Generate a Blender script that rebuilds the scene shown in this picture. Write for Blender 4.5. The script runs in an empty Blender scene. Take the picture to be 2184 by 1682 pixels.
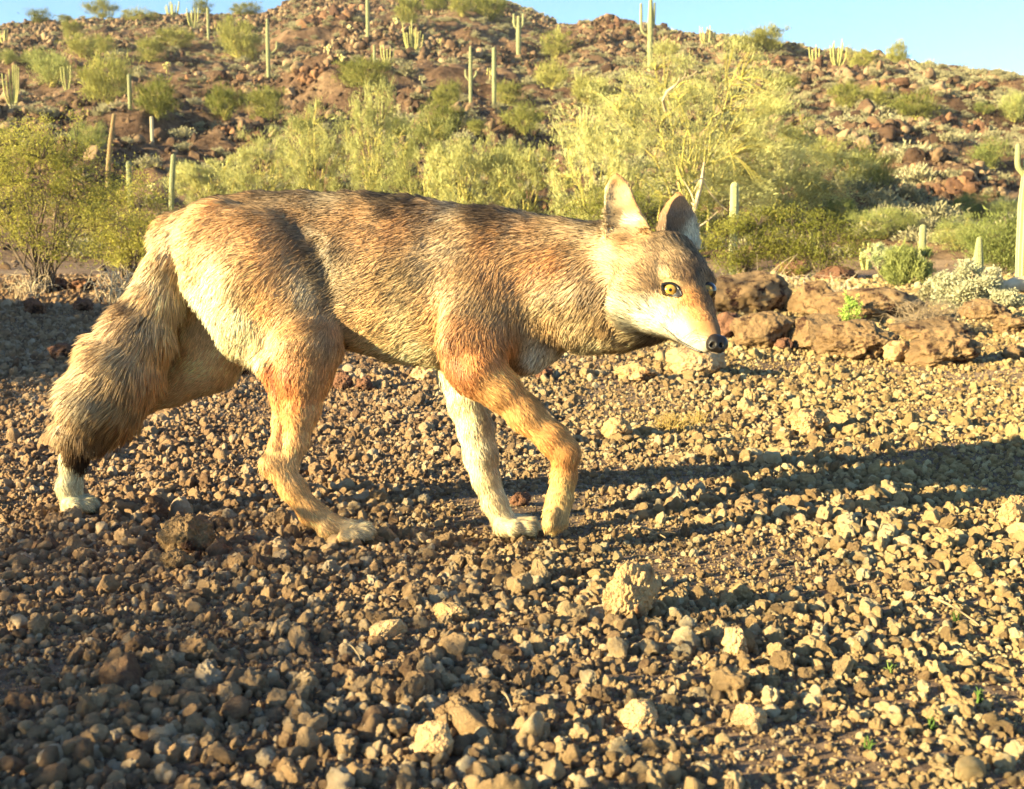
import bpy, math, random
import numpy as np
from mathutils import Vector, Matrix, Euler

# ------------------------------------------------------------------ camera, sky, sun, exposure
SC = bpy.context.scene
COL = SC.collection
W_, H_ = 2184.0, 1682.0          # the picture as I measured it
FPX = 2342.0                     # focal length in those pixels
CAMZ = 0.46
PITCH = math.atan((841 - 577) / FPX)
cam_d = bpy.data.cameras.new('camera'); cam = bpy.data.objects.new('camera', cam_d); COL.objects.link(cam)
cam.location = (0, 0, CAMZ); cam.rotation_euler = (math.pi / 2 - PITCH, 0, 0)
cam_d.sensor_width = 36; cam_d.lens = 36 * FPX / W_
cam_d.clip_start = 0.05; cam_d.clip_end = 3000
cam_d.dof.use_dof = True; cam_d.dof.focus_distance = 2.1; cam_d.dof.aperture_fstop = 11.0
SC.camera = cam

SUN_AZ = math.radians(24)        # sun stands left of the camera and this much behind it
SUN_EL = math.radians(14.5)
sdir = Vector((-math.cos(SUN_AZ) * math.cos(SUN_EL), -math.sin(SUN_AZ) * math.cos(SUN_EL), math.sin(SUN_EL)))
world = bpy.data.worlds.new('World'); SC.world = world; world.use_nodes = True
wt = world.node_tree
bg = wt.nodes['Background']
sky = wt.nodes.new('ShaderNodeTexSky'); sky.sky_type = 'NISHITA'; sky.sun_disc = False
sky.sun_elevation = SUN_EL; sky.sun_rotation = math.atan2(sdir.x, sdir.y)
sky.altitude = 500; sky.air_density = 1.0; sky.dust_density = 0.3; sky.ozone_density = 1.0
tint = wt.nodes.new('ShaderNodeMix'); tint.data_type = 'RGBA'; tint.blend_type = 'MULTIPLY'; tint.inputs[0].default_value = 1.0; tint.inputs[7].default_value = (0.80, 1.0, 1.17, 1)
wt.links.new(sky.outputs[0], tint.inputs[6]); wt.links.new(tint.outputs[2], bg.inputs['Color']); bg.inputs['Strength'].default_value = 0.062
sun_d = bpy.data.lights.new('sun', 'SUN'); sun = bpy.data.objects.new('sun', sun_d); COL.objects.link(sun)
sun_d.energy = 5.0; sun_d.angle = math.radians(0.53); sun_d.color = (1.0, 0.835, 0.45)
sun.rotation_euler = sdir.to_track_quat('Z', 'Y').to_euler()
SC.view_settings.view_transform = 'Standard'; SC.view_settings.look = 'None'
SC.view_settings.gamma = 1.0; SC.view_settings.use_curve_mapping = False
SC.view_settings.exposure = 2.2
SC.cycles.max_bounces = 5; SC.cycles.diffuse_bounces = 3; SC.cycles.glossy_bounces = 2
SC.cycles.transmission_bounces = 2; SC.cycles.transparent_max_bounces = 4
SC.cycles.use_denoising = True
SC.cycles.use_adaptive_sampling = True; SC.cycles.adaptive_threshold = 0.02
try:
    SC.cycles_curves.shape = 'RIBBONS'; SC.cycles_curves.subdivisions = 2
except Exception: pass

FWD = np.array([0, math.cos(PITCH), -math.sin(PITCH)]); UPV = np.array([0, math.sin(PITCH), math.cos(PITCH)])
def ray(px, py):
    return np.array([1.0, 0, 0]) * (px - 1092) / FPX + UPV * (841 - py) / FPX + FWD
def P(px, py, Y):
    d = ray(px, py); return np.array([0, 0, CAMZ]) + d * (Y / d[1])

# ------------------------------------------------------------------ numpy noise
def _hash(ix, iy, iz, seed):
    h = (ix.astype(np.int64) * 374761393 + iy.astype(np.int64) * 668265263 + iz.astype(np.int64) * 2147483647 + seed * 1274126177) & 0xffffffff
    h = ((h ^ (h >> 13)) * 1274126177) & 0xffffffff
    h = ((h ^ (h >> 16)) * 2246822519) & 0xffffffff
    return ((h ^ (h >> 15)) & 0xffffff) / float(0xffffff)
def vnoise(p, seed=0):
    p = np.asarray(p, float); i = np.floor(p).astype(np.int64); f = p - i; f = f * f * f * (f * (f * 6 - 15) + 10)
    r = 0
    for dx in (0, 1):
        wx = f[..., 0] if dx else 1 - f[..., 0]
        for dy in (0, 1):
            wy = f[..., 1] if dy else 1 - f[..., 1]
            for dz in (0, 1):
                wz = f[..., 2] if dz else 1 - f[..., 2]
                r = r + wx * wy * wz * _hash(i[..., 0] + dx, i[..., 1] + dy, i[..., 2] + dz, seed)
    return r * 2 - 1
def fbm(p, oct=4, seed=0, gain=0.5, lac=2.03):
    a, s, r = 1.0, 1.0, 0
    for o in range(oct):
        r = r + a * vnoise(np.asarray(p) * s + 17.3 * o, seed + o); a *= gain; s *= lac
    return r
def fbm2(x, y, sc, oct=4, seed=0, gain=0.5):
    return fbm(np.stack([x / sc, y / sc, np.zeros_like(x) + 0.37], -1), oct, seed, gain)
def sstep(a, b, x):
    t = np.clip((x - a) / (b - a), 0, 1); return t * t * (3 - 2 * t)

# ------------------------------------------------------------------ mesh helpers
def mesh_np(name, v, faces, mats=None, mi=None, smooth=True):
    """v (n,3); faces: list of int arrays (k, 3 or 4)."""
    me = bpy.data.meshes.new(name)
    v = np.ascontiguousarray(v, np.float32)
    faces = [np.asarray(f, np.int32) for f in faces if len(f)]
    nf = sum(len(f) for f in faces); nl = sum(f.size for f in faces)
    me.vertices.add(len(v)); me.vertices.foreach_set('co', v.ravel())
    me.loops.add(nl); me.polygons.add(nf)
    me.loops.foreach_set('vertex_index', np.concatenate([f.ravel() for f in faces]))
    tot = np.concatenate([np.full(len(f), f.shape[1], np.int32) for f in faces])
    st = np.concatenate([[0], np.cumsum(tot)[:-1]]).astype(np.int32)
    me.polygons.foreach_set('loop_start', st)
    try: me.polygons.foreach_set('loop_total', tot)
    except Exception: pass
    if mi is not None: me.polygons.foreach_set('material_index', np.asarray(mi, np.int32))
    me.polygons.foreach_set('use_smooth', np.full(nf, smooth, bool))
    for m in (mats or []): me.materials.append(m)
    me.update(calc_edges=True)
    return me
def add(name, me, parent=None, loc=None, rot=None, scale=None):
    o = bpy.data.objects.new(name, me); COL.objects.link(o)
    if parent is not None: o.parent = parent
    if loc is not None: o.location = tuple(float(c) for c in loc)
    if rot is not None: o.rotation_euler = tuple(float(c) for c in rot)
    if scale is not None: o.scale = (scale,) * 3 if np.isscalar(scale) else tuple(float(c) for c in scale)
    return o
def tag(o, label=None, cat=None, group=None, kind=None):
    if label: o['label'] = label
    if cat: o['category'] = cat
    if group: o['group'] = group
    if kind: o['kind'] = kind
    return o
def empty(name, loc=(0, 0, 0), rot=(0, 0, 0), scale=1.0):
    o = bpy.data.objects.new(name, None); COL.objects.link(o)
    o.location = tuple(float(c) for c in loc); o.rotation_euler = rot; o.scale = (scale,) * 3 if np.isscalar(scale) else scale
    o.empty_display_size = 0.05
    return o
def copy_tree(o, parent=None):
    c = o.copy(); COL.objects.link(c)
    if parent is not None: c.parent = parent
    for ch in [q for q in KIDS.get(o.name, [])]: copy_tree(ch, c)
    return c
KIDS = {}
def reg(parent, child): KIDS.setdefault(parent.name, []).append(child); return child

class MB:
    """collects pieces for one mesh"""
    def __init__(s): s.v = []; s.f3 = []; s.f4 = []; s.n = 0
    def add(s, v, f3=None, f4=None):
        v = np.asarray(v, float).reshape(-1, 3)
        s.v.append(v)
        if f3 is not None and len(f3): s.f3.append(np.asarray(f3) + s.n)
        if f4 is not None and len(f4): s.f4.append(np.asarray(f4) + s.n)
        s.n += len(v)
    def mesh(s, name, mat, smooth=True):
        v = np.concatenate(s.v); fs = []
        if s.f3: fs.append(np.concatenate(s.f3))
        if s.f4: fs.append(np.concatenate(s.f4))
        return mesh_np(name, v, fs, [mat], smooth=smooth)
def tube(path, rad, n=5, cap=True):
    path = np.asarray(path, float); m = len(path); rad = np.broadcast_to(np.asarray(rad, float), (m,))
    t = np.gradient(path, axis=0); t /= np.linalg.norm(t, axis=1)[:, None] + 1e-12
    ref = np.array([0.31, 0.17, 0.93]) if abs(t[0, 2]) < 0.9 else np.array([1.0, 0.1, 0.0])
    a = np.cross(t, ref); a /= np.linalg.norm(a, axis=1)[:, None] + 1e-12
    b = np.cross(t, a)
    th = np.arange(n) * 2 * np.pi / n
    v = path[:, None, :] + rad[:, None, None] * (np.cos(th)[None, :, None] * a[:, None, :] + np.sin(th)[None, :, None] * b[:, None, :])
    v = v.reshape(-1, 3)
    i = np.arange(m - 1)[:, None] * n; j = np.arange(n)[None, :]; k = (j + 1) % n
    f4 = np.stack([i + j, i + k, i + n + k, i + n + j], -1).reshape(-1, 4)
    return v, f4
def bez(p0, p1, p2, n=7):
    t = np.linspace(0, 1, n)[:, None]; p0, p1, p2 = map(np.asarray, (p0, p1, p2))
    return (1 - t) ** 2 * p0 + 2 * t * (1 - t) * p1 + t * t * p2
_ico = {}
def ico(sub):
    if sub in _ico: return _ico[sub]
    t = (1 + 5 ** .5) / 2
    v = [(-1, t, 0), (1, t, 0), (-1, -t, 0), (1, -t, 0), (0, -1, t), (0, 1, t), (0, -1, -t), (0, 1, -t), (t, 0, -1), (t, 0, 1), (-t, 0, -1), (-t, 0, 1)]
    v = [np.array(a, float) / np.linalg.norm(a) for a in v]
    f = [(0, 11, 5), (0, 5, 1), (0, 1, 7), (0, 7, 10), (0, 10, 11), (1, 5, 9), (5, 11, 4), (11, 10, 2), (10, 7, 6), (7, 1, 8), (3, 9, 4), (3, 4, 2), (3, 2, 6), (3, 6, 8), (3, 8, 9), (4, 9, 5), (2, 4, 11), (6, 2, 10), (8, 6, 7), (9, 8, 1)]
    for _ in range(sub):
        c = {}; nf = []
        def mid(a, b):
            k = (min(a, b), max(a, b))
            if k not in c:
                m = v[a] + v[b]; v.append(m / np.linalg.norm(m)); c[k] = len(v) - 1
            return c[k]
        for a, b, d in f:
            ab, bd, da = mid(a, b), mid(b, d), mid(d, a)
            nf += [(a, ab, da), (b, bd, ab), (d, da, bd), (ab, bd, da)]
        f = nf
    _ico[sub] = (np.array(v), np.array(f)); return _ico[sub]

# ------------------------------------------------------------------ material helpers
def lin(c):
    """sRGB 0-255 -> linear"""
    return tuple((x / 255 / 12.92 if x / 255 <= 0.04045 else ((x / 255 + 0.055) / 1.055) ** 2.4) for x in c) + (1.0,)
def mat_new(name, rough=0.9, spec=0.2):
    m = bpy.data.materials.new(name); m.use_nodes = True
    b = m.node_tree.nodes['Principled BSDF']; b.inputs['Roughness'].default_value = rough
    b.inputs['Specular IOR Level'].default_value = spec
    return m, m.node_tree, b
def nd(t, typ, **kw):
    n = t.nodes.new(typ)
    for k, v in kw.items(): setattr(n, k, v)
    return n
def noise_node(t, coord, scale, detail=4, rough=0.6):
    n = nd(t, 'ShaderNodeTexNoise'); n.inputs['Scale'].default_value = scale; n.inputs['Detail'].default_value = detail
    n.inputs['Roughness'].default_value = rough
    if coord is not None: t.links.new(coord, n.inputs['Vector'])
    return n
def ramp(t, fac, stops):
    r = nd(t, 'ShaderNodeValToRGB'); e = r.color_ramp.elements
    while len(e) < len(stops): e.new(0.5)
    for k, (p, c) in enumerate(stops): e[k].position = p; e[k].color = c
    t.links.new(fac, r.inputs[0]); return r
def mixc(t, fac, a, b, mode='MIX'):
    m = nd(t, 'ShaderNodeMix', data_type='RGBA', blend_type=mode)
    for s, x in ((0, fac), (6, a), (7, b)):
        if isinstance(x, (int, float, tuple)): m.inputs[s].default_value = x
        else: t.links.new(x, m.inputs[s])
    return m.outputs[2]
def bump(t, b, height, strength, dist):
    n = nd(t, 'ShaderNodeBump'); n.inputs['Strength'].default_value = strength; n.inputs['Distance'].default_value = dist
    t.links.new(height, n.inputs['Height']); t.links.new(n.outputs[0], b.inputs['Normal'])
def rock_mat(name, stops, scale, dist, spots=None, perobj=True, spot_scale=3.0):
    m, t, b = mat_new(name, 0.92, 0.15)
    tc = nd(t, 'ShaderNodeTexCoord'); oi = nd(t, 'ShaderNodeObjectInfo')
    co = tc.outputs['Object']
    n1 = noise_node(t, co, scale, 5, 0.65)
    if perobj:
        ma = nd(t, 'ShaderNodeMath', operation='MULTIPLY_ADD'); t.links.new(oi.outputs['Random'], ma.inputs[0]); ma.inputs[1].default_value = 0.75
        mb = nd(t, 'ShaderNodeMath', operation='MULTIPLY_ADD'); t.links.new(n1.outputs[0], mb.inputs[0]); mb.inputs[1].default_value = 0.5; mb.inputs[2].default_value = -0.125
        t.links.new(mb.outputs[0], ma.inputs[2]); fac = ma.outputs[0]
    else: fac = n1.outputs[0]
    c = ramp(t, fac, stops).outputs[0]
    n2 = noise_node(t, co, scale * spot_scale, 4, 0.7)
    if spots:
        r2 = ramp(t, n2.outputs[0], [(0.52, (0, 0, 0, 1)), (0.62, (1, 1, 1, 1))])
        c = mixc(t, r2.outputs[0], c, spots)
    t.links.new(c, b.inputs['Base Color'])
    n3 = noise_node(t, co, scale * 6, 6, 0.75)
    bump(t, b, n3.outputs[0], 0.9, dist)
    return m
def leaf_mat(name, c1, c2, trans=0.35, perobj=0.5, scale=1.2):
    m = bpy.data.materials.new(name); m.use_nodes = True; t = m.node_tree
    t.nodes.remove(t.nodes['Principled BSDF']); out = t.nodes['Material Output']
    tc = nd(t, 'ShaderNodeTexCoord'); oi = nd(t, 'ShaderNodeObjectInfo')
    n = noise_node(t, tc.outputs['Object'], scale, 6, 0.8)
    ma = nd(t, 'ShaderNodeMath', operation='MULTIPLY_ADD'); t.links.new(oi.outputs['Random'], ma.inputs[0]); ma.inputs[1].default_value = perobj
    t.links.new(n.outputs[0], ma.inputs[2])
    sb = nd(t, 'ShaderNodeMath', operation='SUBTRACT'); t.links.new(ma.outputs[0], sb.inputs[0]); sb.inputs[1].default_value = perobj * 0.5
    c = ramp(t, sb.outputs[0], [(0.35, c1), (0.65, c2)]).outputs[0]
    d = nd(t, 'ShaderNodeBsdfDiffuse'); tr = nd(t, 'ShaderNodeBsdfTranslucent'); mx = nd(t, 'ShaderNodeMixShader'); mx.inputs[0].default_value = trans
    t.links.new(c, d.inputs[0]); t.links.new(c, tr.inputs[0]); t.links.new(d.outputs[0], mx.inputs[1]); t.links.new(tr.outputs[0], mx.inputs[2])
    t.links.new(mx.outputs[0], out.inputs[0]); return m
def bark_mat(name, c1, c2, scale=8, dist=0.003):
    m, t, b = mat_new(name, 0.85, 0.2); tc = nd(t, 'ShaderNodeTexCoord')
    n = noise_node(t, tc.outputs['Object'], scale, 5, 0.7)
    c = ramp(t, n.outputs[0], [(0.35, c1), (0.65, c2)]).outputs[0]
    t.links.new(c, b.inputs['Base Color']); bump(t, b, n.outputs[0], 0.6, dist); return m

# ------------------------------------------------------------------ terrain
SKX = np.array([-1500, -1000, -400, 0, 100, 200, 400, 560, 600, 640, 700, 850, 1000, 1060, 1150, 1190, 1230, 1300, 1370, 1500, 1650, 1750, 1840, 1900, 1960, 2040, 2100, 2184, 2700, 3300.])
SKY = np.array([420, 330, 150, 66, 50, 42, 33, 34, 28, 6, -14, -26, -14, 4, 38, 58, 56, 46, 66, 84, 96, 112, 110, 132, 140, 155, 168, 182, 300, 420.])
RCX = np.array([-1500, 0, 600, 1100, 1250, 1500, 1800, 2184, 3300.]); RCV = np.array([70, 120, 130, 132, 110, 100, 88, 78, 60.])
PSK = np.cos(PITCH), np.sin(PITCH)
def crest(az):
    px = 1092 + FPX * np.tan(np.clip(az, -0.9, 0.9)) * 1.0
    sy = np.interp(px, SKX, SKY); cv = (841 - sy) / FPX
    T = (-PSK[1] + cv * PSK[0]) / (PSK[0] + cv * PSK[1])
    return T * np.cos(az), np.interp(px, RCX, RCV)
D0 = 21.0
def hgt(x, y):
    x = np.asarray(x, float); y = np.asarray(y, float)
    d = np.hypot(x, y); az = np.arctan2(x, y)
    front = 1 - sstep(0.75, 1.25, np.abs(az))
    g = 0.045 * np.clip(d - 4, 0, 7) + 0.016 * np.clip(d - 11, 0, 11)
    g = g * front
    g = g + 0.010 * fbm2(x, y, 0.5, 3, 5) * sstep(0.3, 1.5, d) + 0.03 * fbm2(x, y, 1.7, 2, 9) * sstep(2.0, 6, d) + 0.05 * fbm2(x, y, 3.7, 2, 7) * sstep(6, 12, d)
    T, R = crest(az)
    Hc = CAMZ + R * T
    t = np.clip((d - D0) / (R - D0), 0, 1)
    hill = (Hc - 0.5) * t ** 1.12
    over = np.clip(d - R, 0, 60) * 0.16 + 0.0
    hill = hill - over
    win = sstep(0, 0.15, t) * (0.35 + 0.65 * (1 - sstep(0.85, 1.0, t)))
    nz = 0.9 * fbm2(x, y, 14, 4, 21, 0.55) + 0.55 * np.abs(fbm2(x, y, 4.5, 4, 31, 0.6)) + 0.12 * fbm2(x, y, 0.9, 2, 33)
    hill = hill + win * nz
    hill = np.where(d > D0, hill, 0) * front
    return g + hill
def h1(x, y): return float(hgt(np.array([x]), np.array([y]))[0])
def G(px, py, dmin=0.6, dmax=150):
    """where the sight line through a pixel first meets the ground"""
    r = ray(px, py); s = np.exp(np.linspace(math.log(dmin), math.log(dmax), 1400)); pts = np.array([0, 0, CAMZ]) + s[:, None] * r
    below = pts[:, 2] < hgt(pts[:, 0], pts[:, 1])
    if not below.any(): return None
    k = int(np.argmax(below)); p = pts[k]; return np.array([p[0], p[1], h1(p[0], p[1])])
def Gd(px, d):
    """ground point in a column at distance d along Y"""
    x = (px - 1092) / FPX * d / PSK[0]; return np.array([x, d, h1(x, d)])
def terrain_mesh(name, radii, mat):
    a1 = np.radians(np.linspace(-34, 34, 560)); a2 = np.radians(np.linspace(34, 326, 150))[1:-1]
    az = np.concatenate([a1, a2]); n = len(az); m = len(radii)
    R, A = np.meshgrid(radii, az, indexing='ij'); x = R * np.sin(A); y = R * np.cos(A)
    v = np.stack([x, y, hgt(x, y)], -1).reshape(-1, 3)
    i = np.arange(m - 1)[:, None] * n; j = np.arange(n)[None, :]; k = (j + 1) % n
    f = np.stack([i + j, i + n + j, i + n + k, i + k], -1).reshape(-1, 4)[:, ::-1]
    fs = [f]
    if radii[0] < 0.5:
        v = np.concatenate([v, [[0, 0, h1(0, 0.001)]]]); j = np.arange(n); fs.append(np.stack([j, (j + 1) % n, np.full(n, len(v) - 1)], -1)[:, ::-1])
    return mesh_np(name, v, fs, [mat])
def soil_mat(name, far):
    m, t, b = mat_new(name, 0.95, 0.1)
    ge = nd(t, 'ShaderNodeNewGeometry'); co = ge.outputs['Position']
    n1 = noise_node(t, co, 0.35 if far else 0.7, 5, 0.6); n2 = noise_node(t, co, 3.0 if far else 45, 6, 0.75)
    if far: st = [(0.3, lin((88, 68, 55))), (0.5, lin((118, 94, 75))), (0.7, lin((150, 126, 100)))]
    else: st = [(0.32, lin((100, 82, 70))), (0.5, lin((132, 110, 90))), (0.7, lin((164, 140, 112)))]
    c = ramp(t, n1.outputs[0], st).outputs[0]
    c2 = ramp(t, n2.outputs[0], [(0.35, (0.45, 0.42, 0.42, 1)), (0.65, (1.25, 1.2, 1.15, 1))]).outputs[0]
    c = mixc(t, 1.0, c, c2, 'MULTIPLY'); t.links.new(c, b.inputs['Base Color'])
    bump(t, b, n2.outputs[0], 1.0, 0.25 if far else 0.012)
    return m
ground = add('ground', terrain_mesh('ground', np.concatenate([[0.3, 0.6], np.exp(np.linspace(math.log(0.8), math.log(D0 + 1), 230))]), soil_mat('gravelly_soil', False)))
tag(ground, 'brown gravelly desert ground', kind='structure')
hill = add('hill', terrain_mesh('hill', np.concatenate([np.exp(np.linspace(math.log(D0 + 1), math.log(150), 330)), [170, 200, 260, 400, 700, 1200]]), soil_mat('hill_soil', True)))
tag(hill, 'rocky desert hillside', kind='structure')

# ------------------------------------------------------------------ stones
def stone_mesh(name, seed, sub, mat, kind):
    rs = np.random.RandomState(seed); v, f = ico(sub); v = v.copy()
    ax = np.array([1, rs.uniform(0.7, 1.0), rs.uniform(0.55, 0.9)])
    # faceted: clip by random planes
    if kind != 'scoria':
        for _ in range(rs.randint(7, 12)):
            n = rs.normal(size=3); n /= np.linalg.norm(n); h = rs.uniform(0.55, 0.9)
            dd = v @ n; k = np.clip(dd - h, 0, None) * 0.9; v -= k[:, None] * n
    off = rs.uniform(-50, 50, 3)
    a = 0.22 if kind == 'scoria' else 0.10
    n1 = fbm(v * 1.3 + off, 2, seed); n2 = fbm(v * 3.2 + off, 3, seed + 3)
    r = 1 + a * n1 * 1.2 + (0.14 if kind == 'scoria' else 0.07) * n2
    if sub >= 4:
        n3 = fbm(v * 9 + off, 3, seed + 7); r += (0.045 if kind == 'scoria' else 0.025) * n3
        pit = np.clip(vnoise(v * 7 + off, seed + 9) - 0.25, 0, 1); r -= 0.10 * pit * (1 if kind == 'scoria' else 0.5)
        n4 = fbm(v * 24 + off, 2, seed + 5); r += 0.012 * n4
    v = v * r[:, None] * ax
    return mesh_np(name, v, [f], [mat], smooth=True)

def scatter(name, pts, rot, scl, idx, srcs, parent=None):
    me = bpy.data.meshes.new(name); me.vertices.add(len(pts)); me.vertices.foreach_set('co', np.asarray(pts, np.float32).ravel())
    for nm, typ, key, arr in (('rot', 'FLOAT_VECTOR', 'vector', rot), ('scl', 'FLOAT_VECTOR', 'vector', scl), ('idx', 'INT', 'value', idx)):
        at = me.attributes.new(nm, typ, 'POINT'); at.data.foreach_set(key, np.asarray(arr, np.int32 if typ == 'INT' else np.float32).ravel())
    o = add(name, me, parent)
    col = bpy.data.collections.new(name + '_kinds')
    for k, s in enumerate(srcs):
        so = bpy.data.objects.new('piece_%02d' % k, s); col.objects.link(so)
    ng = bpy.data.node_groups.new(name, 'GeometryNodeTree')
    ng.interface.new_socket('Geometry', in_out='INPUT', socket_type='NodeSocketGeometry')
    ng.interface.new_socket('Geometry', in_out='OUTPUT', socket_type='NodeSocketGeometry')
    gi = ng.nodes.new('NodeGroupInput'); go = ng.nodes.new('NodeGroupOutput')
    ip = ng.nodes.new('GeometryNodeInstanceOnPoints'); ci = ng.nodes.new('GeometryNodeCollectionInfo')
    ci.inputs['Collection'].default_value = col; ci.inputs['Separate Children'].default_value = True; ci.inputs['Reset Children'].default_value = True
    ng.links.new(gi.outputs[0], ip.inputs['Points']); ng.links.new(ci.outputs[0], ip.inputs['Instance']); ip.inputs['Pick Instance'].default_value = True
    for nm, typ, sock in (('idx', 'INT', 'Instance Index'), ('rot', 'FLOAT_VECTOR', 'Rotation'), ('scl', 'FLOAT_VECTOR', 'Scale')):
        na = ng.nodes.new('GeometryNodeInputNamedAttribute'); na.data_type = typ; na.inputs[0].default_value = nm
        ng.links.new(na.outputs[0], ip.inputs[sock])
    ng.links.new(ip.outputs[0], go.inputs[0])
    md = o.modifiers.new('scatter', 'NODES'); md.node_group = ng
    return o
# gravel ----------------------------------------------------------------
STONE_STOPS = [(0.03, lin((116, 90, 74))), (0.20, lin((156, 130, 102))), (0.45, lin((190, 160, 122))), (0.70, lin((212, 184, 144))), (0.92, lin((230, 214, 184)))]
def gravel_mat(name, scale, dist):
    m, t, b = mat_new(name, 0.9, 0.2)
    tc = nd(t, 'ShaderNodeTexCoord'); oi = nd(t, 'ShaderNodeObjectInfo'); co = tc.outputs['Object']
    n1 = noise_node(t, co, scale, 4, 0.65)
    ma = nd(t, 'ShaderNodeMath', operation='MULTIPLY_ADD'); t.links.new(n1.outputs[0], ma.inputs[0]); ma.inputs[1].default_value = 0.45
    mb = nd(t, 'ShaderNodeMath', operation='MULTIPLY_ADD'); t.links.new(oi.outputs['Random'], mb.inputs[0]); mb.inputs[1].default_value = 0.75; mb.inputs[2].default_value = -0.1
    t.links.new(mb.outputs[0], ma.inputs[2])
    c = ramp(t, ma.outputs[0], STONE_STOPS).outputs[0]
    # tint by place: redder, darker left; paler yellow right partly stands in for lens tint
    ge = nd(t, 'ShaderNodeNewGeometry'); sx = nd(t, 'ShaderNodeSeparateXYZ'); t.links.new(ge.outputs['Position'], sx.inputs[0])
    big = noise_node(t, ge.outputs['Position'], 0.9, 3, 0.6)
    md = nd(t, 'ShaderNodeMath', operation='MULTIPLY_ADD'); t.links.new(sx.outputs[0], md.inputs[0]); md.inputs[1].default_value = 0.42; t.links.new(big.outputs[0], md.inputs[2])
    tint = ramp(t, md.outputs[0], [(0.2, (0.94, 0.83, 0.80, 1)), (0.5, (1.0, 0.95, 0.90, 1)), (0.9, (1.18, 1.17, 0.92, 1))]).outputs[0]
    c = mixc(t, 1.0, c, tint, 'MULTIPLY')
    t.links.new(c, b.inputs['Base Color'])
    n3 = noise_node(t, co, scale * 4, 5, 0.75); bump(t, b, n3.outputs[0], 0.8, dist)
    return m
GM = gravel_mat('scoria_gravel', 2.2, 0.12)
rs = np.random.RandomState(4)
gsrc = [stone_mesh('gravel_%d' % k, 100 + k, 2 if k % 3 else 3, GM, 'scoria' if k % 3 == 0 else 'chip') for k in range(18)]
def ring_pts(d0, d1, dens, kx, mx):
    # uniform points in a wedge in front of the camera
    xs = kx * d1 + mx; n = int(dens * 2 * xs * (d1 - d0))
    x = rs.uniform(-xs, xs, n); y = rs.uniform(d0, d1, n); k = np.abs(x) < kx * y + mx
    return x[k], y[k]
X, Y, S = [], [], []
for d0, d1, dens, s0, sg in ((0.55, 1.5, 9000, 0.0052, 0.46), (1.5, 2.6, 7000, 0.0056, 0.42), (2.6, 4.2, 3900, 0.0072, 0.42), (4.2, 7.5, 2700, 0.0075, 0.45), (7.5, 13, 900, 0.011, 0.5)):
    x, y = ring_pts(d0, d1, dens, 0.54, 0.25)
    X.append(x); Y.append(y); S.append(np.clip(s0 * np.exp(rs.normal(0, sg, len(x))), 0.0025, 0.021 if d0 < 2.5 else 0.026 if d0 < 5 else 0.06))
for d0, d1, dens in ((0.9, 2.0, 11000), (2.0, 3.0, 5000)):
    x, y = ring_pts(d0, d1, dens, 0.52, 0.1); X.append(x); Y.append(y); S.append(0.0030 * np.exp(rs.normal(0, 0.3, len(x))))
X = np.concatenate(X); Y = np.concatenate(Y); S = np.concatenate(S)
# thin patches where the dust shows
th = fbm2(X, Y, 0.22, 3, 177); kk_ = rs.rand(len(X)) < np.clip(1.35 + 1.1 * (th + 0.12), 0.72, 1.0); X, Y, S = X[kk_], Y[kk_], S[kk_]
# patchiness: sizes and cover vary
pn = fbm2(X, Y, 0.35, 3, 77); S *= 1 + 0.5 * pn
Z = hgt(X, Y) + S * rs.uniform(-0.10, 0.70, len(X))
big = np.argsort(-(S / np.hypot(X, Y)) * ((np.abs(X) < 0.455 * Y) & (Y > 1.08) & (Y < 5)))[:290]
isb = np.zeros(len(X), bool); isb[big] = True
rot = rs.uniform(0, 6.28, (len(X), 3)); scl = S[:, None] * rs.uniform(0.8, 1.2, (len(X), 3)); idx = rs.randint(0, len(gsrc), len(X))
gr = scatter('gravel', np.stack([X, Y, Z], -1)[~isb], rot[~isb], scl[~isb], idx[~isb], gsrc)
tag(gr, 'loose brown and tan scoria gravel covering the ground', 'gravel', kind='stuff')
bsrc = [stone_mesh('stone_%d' % k, 300 + k, 4, GM, 'scoria' if k % 2 else 'chip') for k in range(12)]
for k in np.nonzero(isb)[0]:
    o = add('stone', bsrc[int(idx[k]) % 12], ground, (X[k], Y[k], Z[k]), rot[k], scl[k])
# ------------------------------------------------------------------ rocks of the hill
HM = rock_mat('basalt', [(0.1, lin((56, 42, 35))), (0.35, lin((84, 64, 51))), (0.6, lin((112, 89, 69))), (0.9, lin((154, 130, 101)))], 1.4, 0.05)
OM = rock_mat('outcrop_rock', [(0.2, lin((70, 50, 42))), (0.5, lin((104, 76, 60))), (0.8, lin((150, 112, 82)))], 0.9, 0.08, perobj=True)
hsrc = [stone_mesh('hill_rock_%d' % k, 500 + k, 2, HM, 'block') for k in range(12)]
rs = np.random.RandomState(11)
def hill_pts(n, px0, px1, lo, hi, power=1.0):
    px = rs.uniform(px0, px1, n); az = np.arctan((px - 1092) / FPX); T, R = crest(az)
    d = lo + (R + hi - lo) * rs.rand(n) ** power
    return d * np.sin(az), d * np.cos(az), d, R
X, Y, D, R = hill_pts(90000, -250, 2440, 20, 3, 0.62)
rocky = fbm2(X, Y, 9, 3, 61) + 0.35 * sstep(0.75, 1.0, D / R) - 0.1
keep = rs.rand(len(X)) < np.clip(0.75 + 1.3 * rocky, 0.18, 1); X, Y, D, rocky = X[keep], Y[keep], D[keep], rocky[keep]
S = 0.08 * np.exp(rs.normal(0, 0.6, len(X))) * (1 + 1.1 * np.clip(rocky, -0.4, 0.8)) * (0.6 + 0.5 * sstep(20, 70, D))
S = np.clip(S, 0.035, 0.42)
Z = hgt(X, Y) + S * rs.uniform(-0.15, 0.4, len(X))
ap = S / D * (np.abs(X) < 0.468 * Y); big = np.argsort(-ap)[:280]; isb = np.zeros(len(X), bool); isb[big] = True
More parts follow.
